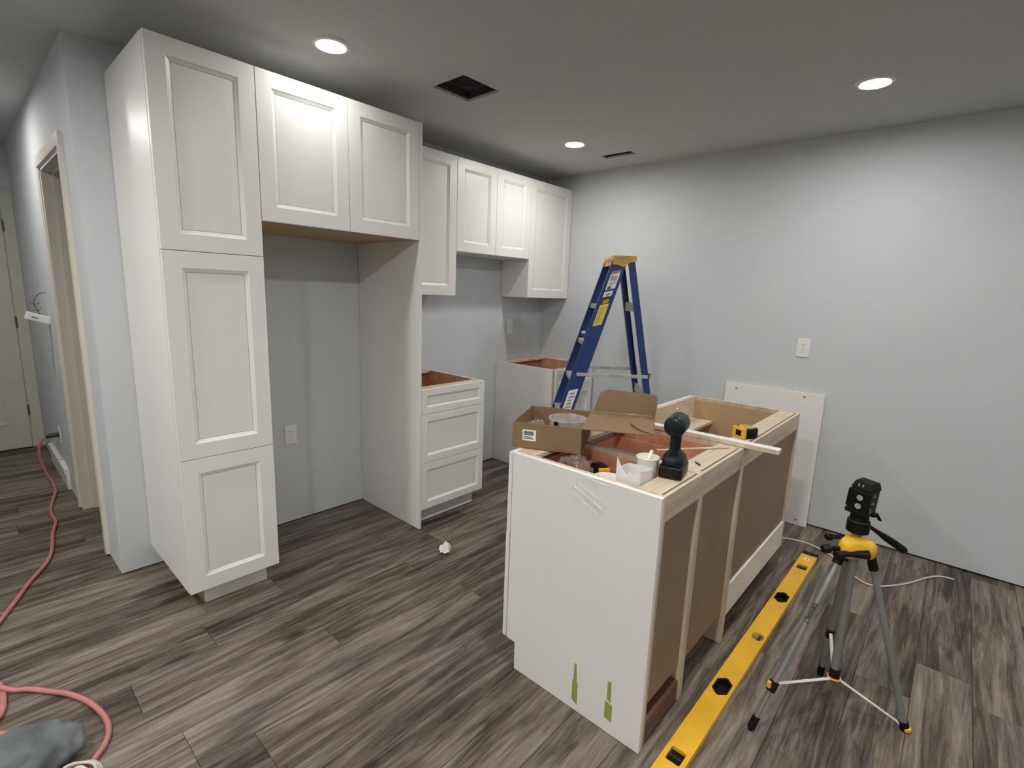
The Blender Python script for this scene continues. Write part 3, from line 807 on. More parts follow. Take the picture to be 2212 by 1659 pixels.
for i, (u, v, z, s, rz) in enumerate(((0.095, 0.045, 0.066, (0.022, 0.016, 0.010), 0.5), (0.150, 0.085, 0.076, (0.007, 0.007, 0.017), 0.1), (0.165, 0.060, 0.060, (0.013, 0.006, 0.006), 1.0))):
    p = BT @ Vector((u, v, z)); mb = MB(); mb.T = Matrix.Translation(p) @ Matrix.Rotation(rz, 4, 'Z') @ Matrix.Rotation(0.3*(i-1), 4, 'X')
    mb.box(-s[0], s[0], -s[1], s[1], -s[2], s[2], 0.002); mb.cyl((0, 0, -s[2]), (0, 0, -s[2]-0.012), 0.0035, n=8)
    tag(mb.build('furniture_fitting', MT['black']), ['flat black fitting in the bag in the cardboard box', 'upright black fitting in front of the frosted tub', 'small black fitting lying beside the frosted tub'][i], 'fitting', 'black fittings in the cardboard box')

# ================================================================== ISLAND TOP CLUTTER
# impact driver, standing on its battery
D0 = Vector((1.0, -2.292, ZI+0.0002))
dr = thing('impact_driver', D0, 'dark teal cordless impact driver standing on its battery on the island edge', 'power tool')
DT = Matrix.Translation(D0) @ Matrix.Rotation(math.radians(12), 4, 'Z')
def DM():
    m = MB(); m.T = DT; return m
DM().box(-0.058, 0.058, -0.038, 0.038, 0.0005, 0.040, 0.008, 3).build('battery', MT['black'], dr, smooth=True)
DM().box(-0.050, 0.052, -0.033, 0.033, 0.0405, 0.046, 0.002).build('battery_rail', MT['rubber'], dr)
mb = DM()
def rr(cx, hx, hy, z, n=24, p=3.0, cy=0):
    out = []
    for k in range(n):
        a = 2*math.pi*k/n; ca, sa = math.cos(a), math.sin(a)
        out.append((cx+hx*math.copysign(abs(ca)**(2/p), ca), cy+hy*math.copysign(abs(sa)**(2/p), sa), z))
    return out
mb.loft([rr(0.002, 0.054, 0.036, 0.0465), rr(0.002, 0.055, 0.037, 0.056), rr(0.0, 0.048, 0.033, 0.068), rr(-0.002, 0.032, 0.023, 0.080), rr(-0.004, 0.021, 0.0165, 0.090, p=2.4), rr(-0.006, 0.0215, 0.0175, 0.105, p=2.2),
         rr(-0.006, 0.0215, 0.0175, 0.125, p=2.2), rr(-0.003, 0.0235, 0.0185, 0.142, p=2.2), rr(0.002, 0.029, 0.020, 0.152, p=2.4)])
mb.build('handle', MT['teal'], dr, smooth=True)
mb = DM(); mb.lathe([(0.010, -0.068), (0.024, -0.066), (0.032, -0.058), (0.0345, -0.045), (0.0345, -0.01), (0.034, 0.030), (0.029, 0.046)], (0, 0, 0.174), 28, 'x')
hd = mb.build('motor_housing', MT['teal'], dr, smooth=True)
mb = DM(); mb.lathe([(0.0285, 0.0465), (0.026, 0.060), (0.017, 0.070), (0.0125, 0.073), (0.0125, 0.082), (0.006, 0.083)], (0, 0, 0.174), 24, 'x'); mb.build('nose_cone', MT['black'], dr, smooth=True)
mb = DM(); mb.box(-0.0690, -0.064, -0.014, 0.014, 0.170, 0.1735); mb.box(-0.0675, -0.064, -0.020, 0.020, 0.160, 0.1625); mb.build('rear_vent', MT['rubber'], hd)
mb = DM(); mb.box(0.012, 0.030, -0.007, 0.007, 0.118, 0.142, 0.003); mb.build('trigger', MT['rubber'], dr)
# tape measure on the far cabinet's stretcher
def tape_measure(c, rz, label, s=1.0, tilt=0.0):
    t = thing('tape_measure', c, label, 'tape measure', 'yellow and black tape measures')
    TT = Matrix.Translation(Vector(c)) @ Matrix.Rotation(rz, 4, 'Z') @ Matrix.Rotation(tilt, 4, 'X') @ Matrix.Scale(s, 4)
    mb = MB(); mb.T = TT
    mb.loft([rr(0, 0.037, 0.036, 0.001, 28, 4), rr(0, 0.0395, 0.0385, 0.006, 28, 4), rr(0, 0.0395, 0.0385, 0.038, 28, 4), rr(0, 0.036, 0.035, 0.044, 28, 4)]); mb.build('case', MT['black'], t, smooth=True)
    mb = MB(); mb.T = TT; mb.lathe([(0.0315, 0.0442), (0.031, 0.0462), (0.026, 0.0462), (0.026, 0.0442)], (0.002, 0, 0), 28, closed=True); mb.build('yellow_ring', MT['yellow'], t, smooth=True)
    mb = MB(); mb.T = TT; mb.lathe([(0.0255, 0.0443), (0.0255, 0.0455)], (0.002, 0, 0), 28); mb.build('disc_label', MT['gold'], t)
    mb = MB(); mb.T = TT; mb.box(-0.0445, -0.030, -0.034, 0.034, 0.0015, 0.0448, 0.003); f = mb.build('yellow_front', MT['yellow'], t)
    mb = MB(); mb.T = TT; mb.box(-0.0455, -0.044, -0.018, 0.012, 0.010, 0.034); mb.build('window', MT['rubber'], f)
tape_measure((1.698, -2.308, ZI-0.0018), -0.50, 'yellow and black tape measure lying on the far island cabinet')
tape_measure((0.985, -1.995, 0.800), 1.0, 'yellow and black tape measure inside the near drawer box, half hidden by plastic', 1.0, math.pi/2)
# white trim board across the cabinets
W0, W1 = Vector((1.515, -1.90, ZI+0.0005)), Vector((1.530, -2.487, ZI+0.0005))
d = (W1-W0).normalized(); nrm = Vector((-d.y, d.x, 0)) * 0.022
mb = MB(); mb.hexa([W0-nrm, W1-nrm, W1+nrm, W0+nrm], [p+Vector((0, 0, 0.018)) for p in (W0-nrm, W1-nrm, W1+nrm, W0+nrm)], 0.0008)
for f in mb.bm.faces:
    f.normal_update(); f.material_index = 0 if abs(f.normal.z) > 0.9 else 1
tag(mb.build('trim_board', [W, MT['pine']]), 'narrow white faced board laid across the island, overhanging its back edge', 'board')
# thin wood strip
a, b = Vector((1.20, -2.135, 0.905)), Vector((1.462, -2.318, ZI+0.0005)); d = (b-a).normalized(); n_ = d.cross(ez).normalized()*0.006; h_ = Vector((0, 0, 0.004))
mb = MB(); a.z = ZI+0.0005+0.0; mb.hexa([a-n_, b-n_, b+n_, a+n_], [a-n_+h_, b-n_+h_, b+n_+h_, a+n_+h_], 0.0005)
tag(mb.build('wood_strip', MT['pine']), 'thin pale wood strip lying across the open middle cabinet', 'strip')
# driver bit
mb = MB(); mb.cyl((1.156, -2.322, ZI+0.0020), (1.172, -2.302, ZI+0.0020), 0.0035, n=6); mb.cyl((1.172, -2.302, ZI+0.0020), (1.178, -2.295, ZI+0.0020), 0.0022, n=6)
tag(mb.build('driver_bit', MT['steel']), 'small dark driver bit lying on the island top beside the driver', 'bit')
# torn carton with a paper cup standing in it
CB = Vector((0.869, -2.217, 0.7602)); 
ct = thing('torn_carton', CB, 'torn white carton standing in the near island cabinet beside the paper cup', 'carton')
CTm = Matrix.Translation(CB) @ Matrix.Rotation(math.radians(0), 4, 'Z'); hw = 0.041
heights = [[0.188, 0.168, 0.150, 0.140, 0.152, 0.145, 0.150, 0.16], [0.16, 0.155, 0.150, 0.15], [0.15, 0.152, 0.150, 0.148], [0.148, 0.150, 0.15, 0.188]]
def cwall(p0, p1, hs, name):
    mb = MB(); mb.T = CTm; n = len(hs)-1; th = 0.0016
    p0 = Vector(p0); p1 = Vector(p1); nn = (p1-p0).cross(ez).normalized()*th
    for i in range(n):
        a = p0.lerp(p1, i/n); b = p0.lerp(p1, (i+1)/n)
        mb.hexa([a, b, b+nn, a+nn], [a+ez*hs[i], b+ez*hs[i+1], b+nn+ez*hs[i+1], a+nn+ez*hs[i]])
    return mb.build(name, MT['carton'], ct)
corners = [(-hw, hw, 0), (-hw, -hw, 0), (hw, -hw, 0), (hw, hw, 0)]
for i in range(4): cw = cwall(corners[i], corners[(i+1) % 4], heights[i], 'carton_wall'); 
mb = MB(); mb.T = CTm; mb.prism([(-0.014, 0.115), (-0.006, 0.104), (-0.010, 0.132)], 'x', -hw-0.0012, -hw-0.0004); mb.build('red_print', MT['red'], ct)
mb = MB(); mb.T = CTm; mb.box(-hw, hw, -hw, hw, 0.0, 0.0015); mb.build('carton_bottom', MT['carton'], ct)
cp = thing('paper_cup', CB+Vector((0.088, -0.002, 0.0)), 'cream rimmed paper cup standing between the torn carton and the driver', 'cup')
MB().lathe([(0.026, 0), (0.036, 0.170), (0.0345, 0.170), (0.025, 0.004), (0.001, 0.004)], CB+Vector((0.088, -0.002, 0.0)), 32).build('cup_body', MT['carton'], cp, smooth=True)
MB().lathe([(0.036, 0.167), (0.039, 0.168), (0.0392, 0.1715), (0.036, 0.173), (0.034, 0.170)], CB+Vector((0.088, -0.002, 0.0)), 32, closed=True).build('rim', MT['cream'], cp, smooth=True)
MB().lathe([(0.001, 0.150), (0.0325, 0.150), (0.0325, 0.154), (0.02, 0.157), (0.001, 0.156)], CB+Vector((0.088, -0.002, 0.0)), 24).build('contents', MT['cream'], cp, smooth=True)
mb = MB(); q = CB+Vector((0.070, -0.012, 0.166)); mb.tube([q, q+Vector((0.045, 0.012, 0.018))], 0.006, 8); tag(mb.build('wood_stick', MT['cream']), 'short cream stick across the rim of the paper cup', 'stick')
# white lid tub in the drawer
o = MB().lathe([(0.048, 0), (0.052, 0.080), (0.055, 0.080), (0.055, 0.088), (0.050, 0.089), (0.048, 0.084), (0.001, 0.083)], (0.878, -2.118, 0.7602), 36).build('plastic_tub', MT['tub'], smooth=True)
tag(o, 'round white lidded tub in the near cabinet beside the torn carton', 'tub')
bag('plastic_bag', (0.890, -1.968, 0.7602), (0.054, 0.066, 0.072), 5.1, MT['bag'], 'crumpled clear bag in the near drawer over the tape measure', amp=0.45)
bag('plastic_bag', (1.205, -2.115, 0.7150), (0.050, 0.065, 0.085), 8.7, MT['bagp'], 'crumpled clear bag in the middle island cabinet behind the cup')
bag('plastic_bag', (2.13, -1.835, 0.7515), (0.055, 0.035, 0.065), 3.9, MT['bag'], 'crumpled clear bag on the shelf inside the far island cabinet')

# strips of clear packing tape and pieces of green tape on the end panel
def tape(name, pts, mat, label, cat, group, wr=0.0):
    """pts = (y,z) corners on the end panel face"""
    mb = MB(); x = IX0
    mb.hexa([(x-0.0002, y, z) for y, z in pts], [(x-0.0009-(wr if i % 2 else 0), y, z) for i, (y, z) in enumerate(pts)])
    o = tag(mb.build(name, mat), label, cat, group)
    if mat is MT['tape']:                       # lifted, creased long edges of the film
        for (a, b), k in (((0, 3), 0.9), ((1, 2), 0.6), ((0, 1), 0.9)):
            A_ = Vector((x-0.0012, *pts[a])); B_ = Vector((x-0.0012, *pts[b]))
            P_ = [A_.lerp(B_, t_/6*k+0.02) + Vector((-0.0012*(t_ % 2), 0, 0.0015*((t_*7) % 3-1))) for t_ in range(7)]
            MB().tube(P_, 0.0009, 5).build('crease', MT['tapee'], o)
    return o
tape('clear_tape', [(-2.050, 0.833), (-2.068, 0.846), (-2.190, 0.795), (-2.176, 0.778)], MT['tape'], 'upper clear tape strip slanting down the island end panel', 'tape', 'clear tape on the end panel', 0.002)
tape('clear_tape', [(-2.040, 0.815), (-2.052, 0.829), (-2.178, 0.775), (-2.168, 0.752)], MT['tape'], 'lower clear tape strip slanting down the island end panel', 'tape', 'clear tape on the end panel', 0.003)
tape('clear_tape', [(-2.085, 0.872), (-2.085, 0.878), (-2.205, 0.877), (-2.205, 0.866)], MT['tape'], 'thin clear tape strip along the top edge of the end panel', 'tape', 'clear tape on the end panel')
G = 'green tape on the end panel'
tape('green_tape', [(-2.119, 0.112), (-2.097, 0.1195), (-2.097, 0.040), (-2.120, 0.028)], MT['green'], 'longest green tape piece low on the island end panel', 'tape', G)
tape('green_tape', [(-2.110, 0.183), (-2.101, 0.186), (-2.101, 0.1200), (-2.115, 0.1145)], MT['green'], 'narrow green tape piece directly above the longest green piece', 'tape', G)
tape('green_tape', [(-2.249, 0.196), (-2.236, 0.194), (-2.236, 0.126), (-2.251, 0.120)], MT['green'], 'narrow upper green tape piece nearer the back edge of the panel', 'tape', G)
tape('green_tape', [(-2.258, 0.112), (-2.231, 0.118), (-2.230, 0.054), (-2.258, 0.050)], MT['green'], 'short wide green tape piece lowest near the back edge', 'tape', G)

# ================================================================== LEVEL ON THE FLOOR
lv = thing('spirit_level', (1.6, -2.472, 0), 'long yellow spirit level lying on the floor beside the island', 'level')
La = Vector((2.6175, -2.477, 0)); Lb = Vector((0.617, -2.461, 0)); ld = (Lb-La).normalized(); lnv = Vector((-ld.y, ld.x, 0))
if lnv.y < 0: lnv = -lnv
LVT = Matrix.Translation(La) @ Matrix((ld, lnv, ez)).transposed().to_4x4()   # local: u along, v across (+ island side), z up
def VM():
    m = MB(); m.T = LVT; return m
LEN = 2.0; HWID = 0.039; ZTOP = 0.026
holes = [(0.184, 'win'), (0.585, 'oct'), (0.985, 'vialtop'), (1.385, 'oct'), (1.788, 'win')]
def oct_(hu, hv, ch): return [(-hu, -hv+ch), (-hu+ch, -hv), (hu-ch, -hv), (hu, -hv+ch), (hu, hv-ch), (hu-ch, hv), (-hu+ch, hv), (-hu, hv-ch)]
shape = {'win': oct_(0.030, 0.024, 0.004), 'oct': oct_(0.050, 0.026, 0.022), 'vialtop': oct_(0.028, 0.022, 0.012)}
# web with real openings: side flanges plus pieces of web between the openings
mb = VM()
mb.box(0.008, LEN-0.008, -HWID, -HWID+0.008, 0.001, ZTOP, 0.001); mb.box(0.008, LEN-0.008, HWID-0.008, HWID, 0.001, ZTOP, 0.001)
WV = HWID-0.0079; zw0, zw1 = 0.004, ZTOP-0.0015
prev = 0.008
for u, kd in holes:
    off = 0.0 if kd != 'vialtop' else -0.008
    hu = max(abs(p[0]) for p in shape[kd])+0.012
    mb.box(prev, u-hu, -WV, WV, zw0, zw1)
    pts = [(u+p[0], off+p[1]) for p in shape[kd]]
    out = []
    for p in pts:
        du, dv = p[0]-u, p[1]-off
        out.append((u+math.copysign(hu, du), math.copysign(WV, dv)) if True else None)
    n = 8
    for zz in (zw1,):
        a = [mb.v((p[0], p[1], zw1)) for p in pts]; a2 = [mb.v((p[0], p[1], zw0)) for p in pts]
        # ring outline: 8 points on rectangle
        hv = [abs(p[1]-off) for p in shape[kd]]
        rect = []
        for i, p in enumerate(pts):
            du, dv = p[0]-u, p[1]-off
            if i in (0, 3, 4, 7): rect.append((u+math.copysign(hu, du), p[1]))
            else: rect.append((p[0], math.copysign(WV, dv)))
        b = [mb.v((p[0], p[1], zw1)) for p in rect]
        for i in range(n):
            j = (i+1) % n
            mb.face([a[i], a[j], b[j], b[i]]); mb.face([a2[i], a2[j], a[j], a[i]])
            if i in (0, 2, 4, 6):   # corners of the rectangle
                cu = rect[i][0] if abs(rect[i][0]-u) > abs(rect[j][0]-u)-1e-6 and abs(abs(rect[i][0]-u)-hu) < 1e-6 else rect[j][0]
                cv = rect[i][1] if abs(abs(rect[i][1])-WV) < 1e-6 else rect[j][1]
                cc = mb.v((cu, cv, zw1)); mb.face([b[i], b[j], cc])
    prev = u+hu
mb.box(prev, LEN-0.008, -WV, WV, zw0, zw1)
mb.build('frame', MT['yellow'], lv)
VM().box(-0.026, 0.0079, -HWID-0.001, HWID+0.001, 0.0005, ZTOP+0.005, 0.003).build('end_cap', MT['black'], lv)
VM().box(LEN-0.0079, LEN+0.010, -HWID-0.001, HWID+0.001, 0.0005, ZTOP+0.001, 0.003).build('end_cap', MT['black'], lv)
for u, kd in holes:
    mb = VM()
    if kd == 'oct':
        i_ = [(u+p[0]*0.90, p[1]*0.88) for p in shape['oct']]; o_ = [(u+p[0]*1.06, p[1]*1.08) for p in shape['oct']]
        a = [mb.v((*p, zw1+0.0012)) for p in i_]; b = [mb.v((*p, zw1+0.0012)) for p in o_]; a0 = [mb.v((*p, 0.002)) for p in i_]; b0 = [mb.v((*p, zw1+0.0002)) for p in o_]
        for k in range(8):
            j = (k+1) % 8; mb.face([a[k], a[j], b[j], b[k]]); mb.face([a[k], a[j], a0[j], a0[k]]); mb.face([b[k], b[j], b0[j], b0[k]])
        mb.face(a0); mb.build('grip_and_dark_bottom', MT['rubber'], lv)  # grip ring plus an added black bottom that makes the through-hole look dark
    else:
        sc = shape[kd]; off = 0.0 if kd != 'vialtop' else -0.008
        mb.hexa([(u+p[0]*0.99, off+p[1]*0.99, 0.003) for p in sc], [(u+p[0]*0.99, off+p[1]*0.99, 0.012) for p in sc])
        h = mb.build('vial_holder', MT['rubber'] if kd == 'win' else MT['silver'], lv)
        mb = VM()
        if kd == 'win': mb.cyl((u, -0.02, 0.0165), (u, 0.02, 0.0165), 0.0055, n=12)
        else: mb.cyl((u-0.02, off-0.004, 0.0165), (u+0.02, off-0.004, 0.0165), 0.0055, n=12)
        mb.build('vial', MT['vial'], h)
mb = VM(); mb.box(0.055, 0.085, -0.012, 0.014, zw1, zw1+0.0004); st = mb.build('sticker', MT['paper'], lv)
mb = VM(); mb.box(0.063, 0.076, -0.006, 0.004, zw1+0.0004, zw1+0.0007); mb.build('print', MT['gold'], st)

# ================================================================== TRIPOD WITH LASER LEVEL
TC = Vector((1.432, -2.780, 0))
tp = thing('tripod', TC, 'silver tripod with yellow collar standing on the floor at right', 'tripod')
FL, FR, FB = Vector((1.125, -2.598, 0.0)), Vector((1.513, -2.999, 0.0)), Vector((1.600, -2.722, 0.0))
legs = [(Vector((1.400, -2.748, 0.622)), FL, 0.74, 'l'), (Vector((1.467, -2.824, 0.606)), FR, 0.965, 'r'), (Vector((1.446, -2.762, 0.62)), FB, 0.62, 'b')]
hub = Vector((1.434, -2.781, 0.128))
for top, ft, k, kd in legs:
    col = top.lerp(ft, k); d = (ft-top).normalized()
    mb = MB(); mb.tube([top, col], 0.0115, 12, True, 0.8); lg = mb.build('leg', MT['silver'], tp, smooth=True)
    mb = MB(); mb.tube([top-d*0.012, top+d*0.045], 0.0155, 12); mb.build('leg_clamp', MT['black'], lg, smooth=True)
    mb = MB(); mb.tube([col-d*0.012, col+d*0.024], 0.0150, 12); mb.build('collar', MT['black'], lg, smooth=True)
    out = Vector((ft.x-TC.x, ft.y-TC.y, 0)).normalized()
    if kd == 'r':
        side = d.cross(out).normalized()
        mb = MB(); c0 = col+d*0.010; 
        mb.lathe([(0.006, -0.012), (0.012, -0.011), (0.0165, -0.005), (0.0165, 0.005), (0.012, 0.009)], c0+out*0.004+Vector((0, 0, -0.002)), 16); mb.build('lock_lever', MT['yellow'], lg, smooth=True)
        mb = MB(); mb.lathe([(0.013, 0.0), (0.0155, 0.002), (0.0155, 0.008), (0.012, 0.010)], Vector((c0.x, c0.y, 0.0003))+out*0.002, 16); mb.build('foot', MT['rubber'], lg, smooth=True)
    else:
        mb = MB(); mb.box(-0.006, 0.006, -0.006, 0.006, -0.012, 0.012, 0.003); bmesh.ops.translate(mb.bm, verts=mb.bm.verts, vec=col+out*0.0185+Vector((0, 0, 0.004))); mb.build('lock_lever', MT['yellow'], lg)
        mb = MB(); mb.tube([col, ft-d*0.045], 0.0085, 12, True, 0.85); mb.build('lower_tube', MT['silver'], lg, smooth=True)
        mb = MB(); e_ = ft-d*0.0; mb.tube([ft-d*0.055, ft-d*0.012, Vector((ft.x, ft.y, 0.0095))-d*0.0], [0.0125, 0.0125, 0.0095], 12); mb.build('foot', MT['rubber'], lg, smooth=True)
    mb = MB(); s_ = col-out*0.012; mb.tube([s_, hub+out*0.012], 0.0058, 8, True, 0.6); mb.build('brace', W, tp, smooth=True)
MB().cyl(Vector((1.4325, -2.7795, 0.16)), Vector((1.430, -2.777, 0.70)), 0.0135, n=18).build('center_column', MT['silver'], tp, smooth=True)
mb = MB(); mb.lathe([(0.010, -0.012), (0.014, -0.010), (0.017, 0.004), (0.0175, 0.034), (0.016, 0.040)], hub, 20); hb = mb.build('hub', MT['black'], tp, smooth=True)
MB().lathe([(0.0185, -0.002), (0.023, 0.0), (0.023, 0.005), (0.0185, 0.007)], hub, 20, closed=True).build('hub_ring', MT['yellow'], hb, smooth=True)
# yellow shoulder: three rounded lobes
def lobes(rb_, rl, z, n=48):
    out = []
    for k in range(n):
        a = 2*math.pi*k/n; best = rb_
        for ft in (FL, FR, FB):
            b = math.atan2(ft.y-TC.y, ft.x-TC.x); dd = math.cos(a-b)
            if dd > 0: best = max(best, rb_+(rl-rb_)*dd**5)
        out.append((TC.x-0.003+best*math.cos(a), TC.y+0.003+best*math.sin(a), z))
    return out
MB().loft([lobes(0.030, 0.056, 0.612), lobes(0.034, 0.062, 0.620), lobes(0.036, 0.065, 0.640), lobes(0.034, 0.062, 0.660), lobes(0.028, 0.050, 0.673), lobes(0.018, 0.022, 0.682)]).build('shoulder', MT['yellow'], tp, smooth=True)
for p, q, r_ in ((Vector((1.392, -2.750, 0.640)), Vector((1.352, -2.716, 0.640)), 0.012), (Vector((1.424, -2.742, 0.668)), Vector((1.392, -2.712, 0.668)), 0.010)):
    mb = MB(); mb.cyl(p, q, 0.008, n=12); mb.tube([q, q+(q-p)*0.1, q+(q-p)*0.4, q+(q-p)*0.5], [r_*0.9, r_*1.25, r_*1.25, r_*0.9], 14); mb.build('knob', MT['black'], tp, smooth=True)
mb = MB(); mb.tube([Vector((1.345, -2.735, 0.628)), Vector((1.378, -2.770, 0.632)), Vector((1.412, -2.818, 0.634))], [0.013, 0.010, 0.016], 12); mb.build('crank', MT['black'], tp, smooth=True)
HB = Vector((1.429, -2.776, 0))
MB().lathe([(0.012, 0.680), (0.012, 0.700)], HB, 16).build('head_post', MT['silver'], tp, smooth=True)
MB().lathe([(0.029, 0.697), (0.034, 0.700), (0.034, 0.738), (0.031, 0.742), (0.0275, 0.743), (0.0275, 0.766)], HB, 28).build('pan_head', MT['black'], tp, smooth=True)
h0, h1 = Vector((1.450, -2.800, 0.722)), Vector((1.546, -2.908, 0.632)); 
mb = MB(); mb.tube([h0, h0.lerp(h1, 0.25), h0.lerp(h1, 0.45), h0.lerp(h1, 0.62), h0.lerp(h1, 0.94), h1], [0.006, 0.007, 0.011, 0.0125, 0.0125, 0.009], 14); mb.build('pan_handle', MT['rubber'], tp, smooth=True)
mb = MB(); k0 = Vector((1.455, -2.806, 0.757)); mb.cyl(k0, k0+Vector((0.010, -0.012, 0.0)), 0.006, n=10); mb.tube([k0+Vector((0.010, -0.012, 0.008)), k0+Vector((0.018, -0.022, -0.014))], [0.009, 0.012], 4, True, 0.5); mb.build('tilt_knob', MT['rubber'], tp)
# the laser level on top
lz = thing('laser_level', HB+Vector((0, 0, 0.766)), 'black laser level with round windows mounted on the tripod', 'laser level')
ang = math.atan2(-0.755, 0.655)   # local x: camera right
ZT_ = Matrix.Translation(HB+Vector((0.001, 0, 0.7665))) @ Matrix.Rotation(ang-1.02, 4, 'Z') @ Matrix.Rotation(0.06, 4, 'Y')
def ZM():
    m = MB(); m.T = ZT_; return m
mb = ZM(); mb.hexa([(-0.034, -0.030, 0.0), (0.030, -0.030, 0.0), (0.030, 0.034, 0), (-0.034, 0.034, 0)], [(-0.034, -0.030, 0.086), (0.030, -0.030, 0.086), (0.030, 0.034, 0.086), (-0.034, 0.034, 0.086)], 0.006, 2); bd = mb.build('body', MT['black'], lz)
mb = ZM(); mb.hexa([(-0.036, -0.032, 0.0865), (0.033, -0.032, 0.0865), (0.033, 0.036, 0.0865), (-0.036, 0.036, 0.0865)], [(-0.028, -0.020, 0.114), (0.024, -0.020, 0.114), (0.026, 0.030, 0.114), (-0.028, 0.030, 0.114)], 0.006, 2); mb.build('top_guard', MT['rubber'], lz)
mb = ZM(); mb.box(-0.040, -0.0345, -0.026, 0.030, 0.016, 0.080, 0.002); mb.build('side_grip', MT['rubber'], lz)
mb = ZM(); mb.box(-0.036, 0.030, -0.034, 0.034, -0.0005+0.0, 0.014, 0.003); mb.build('base_band', MT['rubber'], lz)
for z in (0.030, 0.060):
    mb = ZM(); mb.lathe([(0.0095, -0.0316), (0.0095, -0.0302)], (0.0, 0, z), 20, 'y'); mb.build('laser_window', MT['lensg'], bd, smooth=True, label='round pale grey window')
for k, (z, w) in enumerate(((0.074, 0.018), (0.069, 0.020), (0.046, 0.012), (0.043, 0.020), (0.022, 0.006), (0.012, 0.010))):
    mb = ZM(); mb.box(0.0302, 0.0308, -0.012, -0.012+w, z, z+(0.0022 if k < 4 else 0.007)); mb.build('gold_print', MT['gold'], bd)
for x in (-0.014, -0.002): 
    mb = ZM(); mb.box(x, x+0.004, -0.0285, -0.0245, 0.098, 0.105, 0.0); mb.build('indicator', MT['lensg'], lz)
# lettering on the left leg
top, ft, k, kd = legs[0]; d = (ft-top).normalized()
cu = bpy.data.curves.new('lettering', 'FONT'); cu.body = 'DEWALT'; cu.size = 0.019; cu.offset = 0.0006; cu.extrude = 0.0002; cu.align_x = 'CENTER'; cu.align_y = 'CENTER'
cu.materials.append(MT['print_'])
tx = bpy.data.objects.new('lettering', cu); COL.objects.link(tx)
pos = top.lerp(ft, 0.34); view = (CAM-pos).normalized(); zax = (view-d*view.dot(d)).normalized(); xax = d; yax = zax.cross(xax)
mt = Matrix((xax, yax, zax)).transposed().to_4x4(); mt.translation = pos+zax*0.0125
lego = [o for o in tp.children if o.name.startswith('leg') and not o.name.startswith('leg_')][0]
off = ORIGIN[lego]; mt.translation = mt.translation-off
lme = bpy.data.meshes.new_from_object(tx)
bpy.data.objects.remove(tx)
tx = bpy.data.objects.new('lettering', lme); COL.objects.link(tx)
tx.parent = lego; tx.matrix_basis = mt
top, ft, k, kd = legs[1]; d = (ft-top).normalized(); p0 = top.lerp(ft, 0.30); p1 = top.lerp(ft, 0.42)
lego2 = [o for o in tp.children if o.name.startswith('leg') and not o.name.startswith('leg_')][1]
sd = Vector((0.62, -0.72, 0.15)); sd = (sd-d*sd.dot(d)).normalized()
mb = MB(); mb.tube([p0+sd*0.0085, p1+sd*0.0085], 0.0052, 8); mb.build('leg_label', MT['print_'], lego2, label='dark label on the leg')

# ================================================================== CORDS, PAPER, FABRIC
wc = [(2.70, -2.26, 0.005), (2.78, -2.301, 0.005), (2.81, -2.429, 0.005), (2.735, -2.576, 0.005), (2.565, -2.713, 0.005), (2.535, -2.78, 0.005), (2.575, -2.835, 0.005), (2.703, -2.923, 0.005), (2.850, -2.995, 0.005), (2.925, -3.05, 0.005), (2.945, -3.107, 0.004)]
tag(MB().tube(bezier(wc, 8), 0.0048, 8).build('white_cable', MT['wcord'], smooth='all'), 'thin white cable curving over the floor by the right wall', 'cable')
pc = thing('extension_cord', (-0.4, 0.5, 0), 'pinkish red extension cord running from the hallway across the floor', 'cord')
h1_ = [(-0.136, 1.74, 0.345), (-0.20, 1.745, 0.338), (-0.228, 1.752, 0.315), (-0.246, 1.758, 0.265), (-0.249, 1.762, 0.20), (-0.238, 1.765, 0.12), (-0.222, 1.765, 0.05), (-0.205, 1.745, 0.013), (-0.205, 1.62, 0.010), (-0.216, 1.48, 0.010), (-0.262, 1.239, 0.010), (-0.278, 1.093, 0.010), (-0.274, 0.973, 0.010), (-0.278, 0.899, 0.010), (-0.304, 0.767, 0.010), (-0.327, 0.579, 0.010), (-0.345, 0.464, 0.010), (-0.38, 0.350, 0.010), (-0.446, 0.208, 0.010), (-0.513, 0.034, 0.010),
       (-0.564, -0.093, 0.010), (-0.64, -0.28, 0.010), (-0.625, -0.45, 0.010), (-0.59, -0.56, 0.010), (-0.585, -0.66, 0.010), (-0.60, -0.75, 0.010), (-0.66, -0.80, 0.010), (-0.72, -0.82, 0.010), (-0.70, -0.84, 0.010), (-0.62, -0.83, 0.010), (-0.57, -0.90, 0.010), (-0.56, -1.02, 0.010)]
mb = MB(); mb.tube(bezier(h1_[1:], 8), 0.0088, 10)
h2_ = [(-0.80, -0.52, 0.010), (-0.70, -0.57, 0.010), (-0.62, -0.60, 0.026), (-0.59, -0.615, 0.028), (-0.555, -0.64, 0.012), (-0.524, -0.662, 0.010), (-0.475, -0.725, 0.010), (-0.428, -0.793, 0.010), (-0.393, -0.870, 0.010), (-0.371, -0.95, 0.010), (-0.362, -1.028, 0.010), (-0.370, -1.085, 0.010), (-0.390, -1.130, 0.010), (-0.420, -1.168, 0.010), (-0.46, -1.23, 0.010), (-0.55, -1.35, 0.010)]
mb.tube(bezier(h2_, 8), 0.0088, 10)
mb.build('cable', MT['cord'], pc, smooth='all')
mb = MB(); mb.tube([(-0.136, 1.74, 0.345), (-0.150, 1.741, 0.345), (-0.185, 1.744, 0.343), (-0.206, 1.746, 0.336)], [0.015, 0.017, 0.016, 0.010], 12); mb.build('plug', MT['wire'], pc, smooth=True)
t = thing('wall_outlet', (-0.13, 1.74, 0.345), 'white outlet on the hallway wall with the cord plugged in', 'outlet', 'white wall outlets')
MB().box(-0.1352, -0.1302, 1.703, 1.777, 0.285, 0.405, 0.002).build('cover_plate', MT['plate'], t)
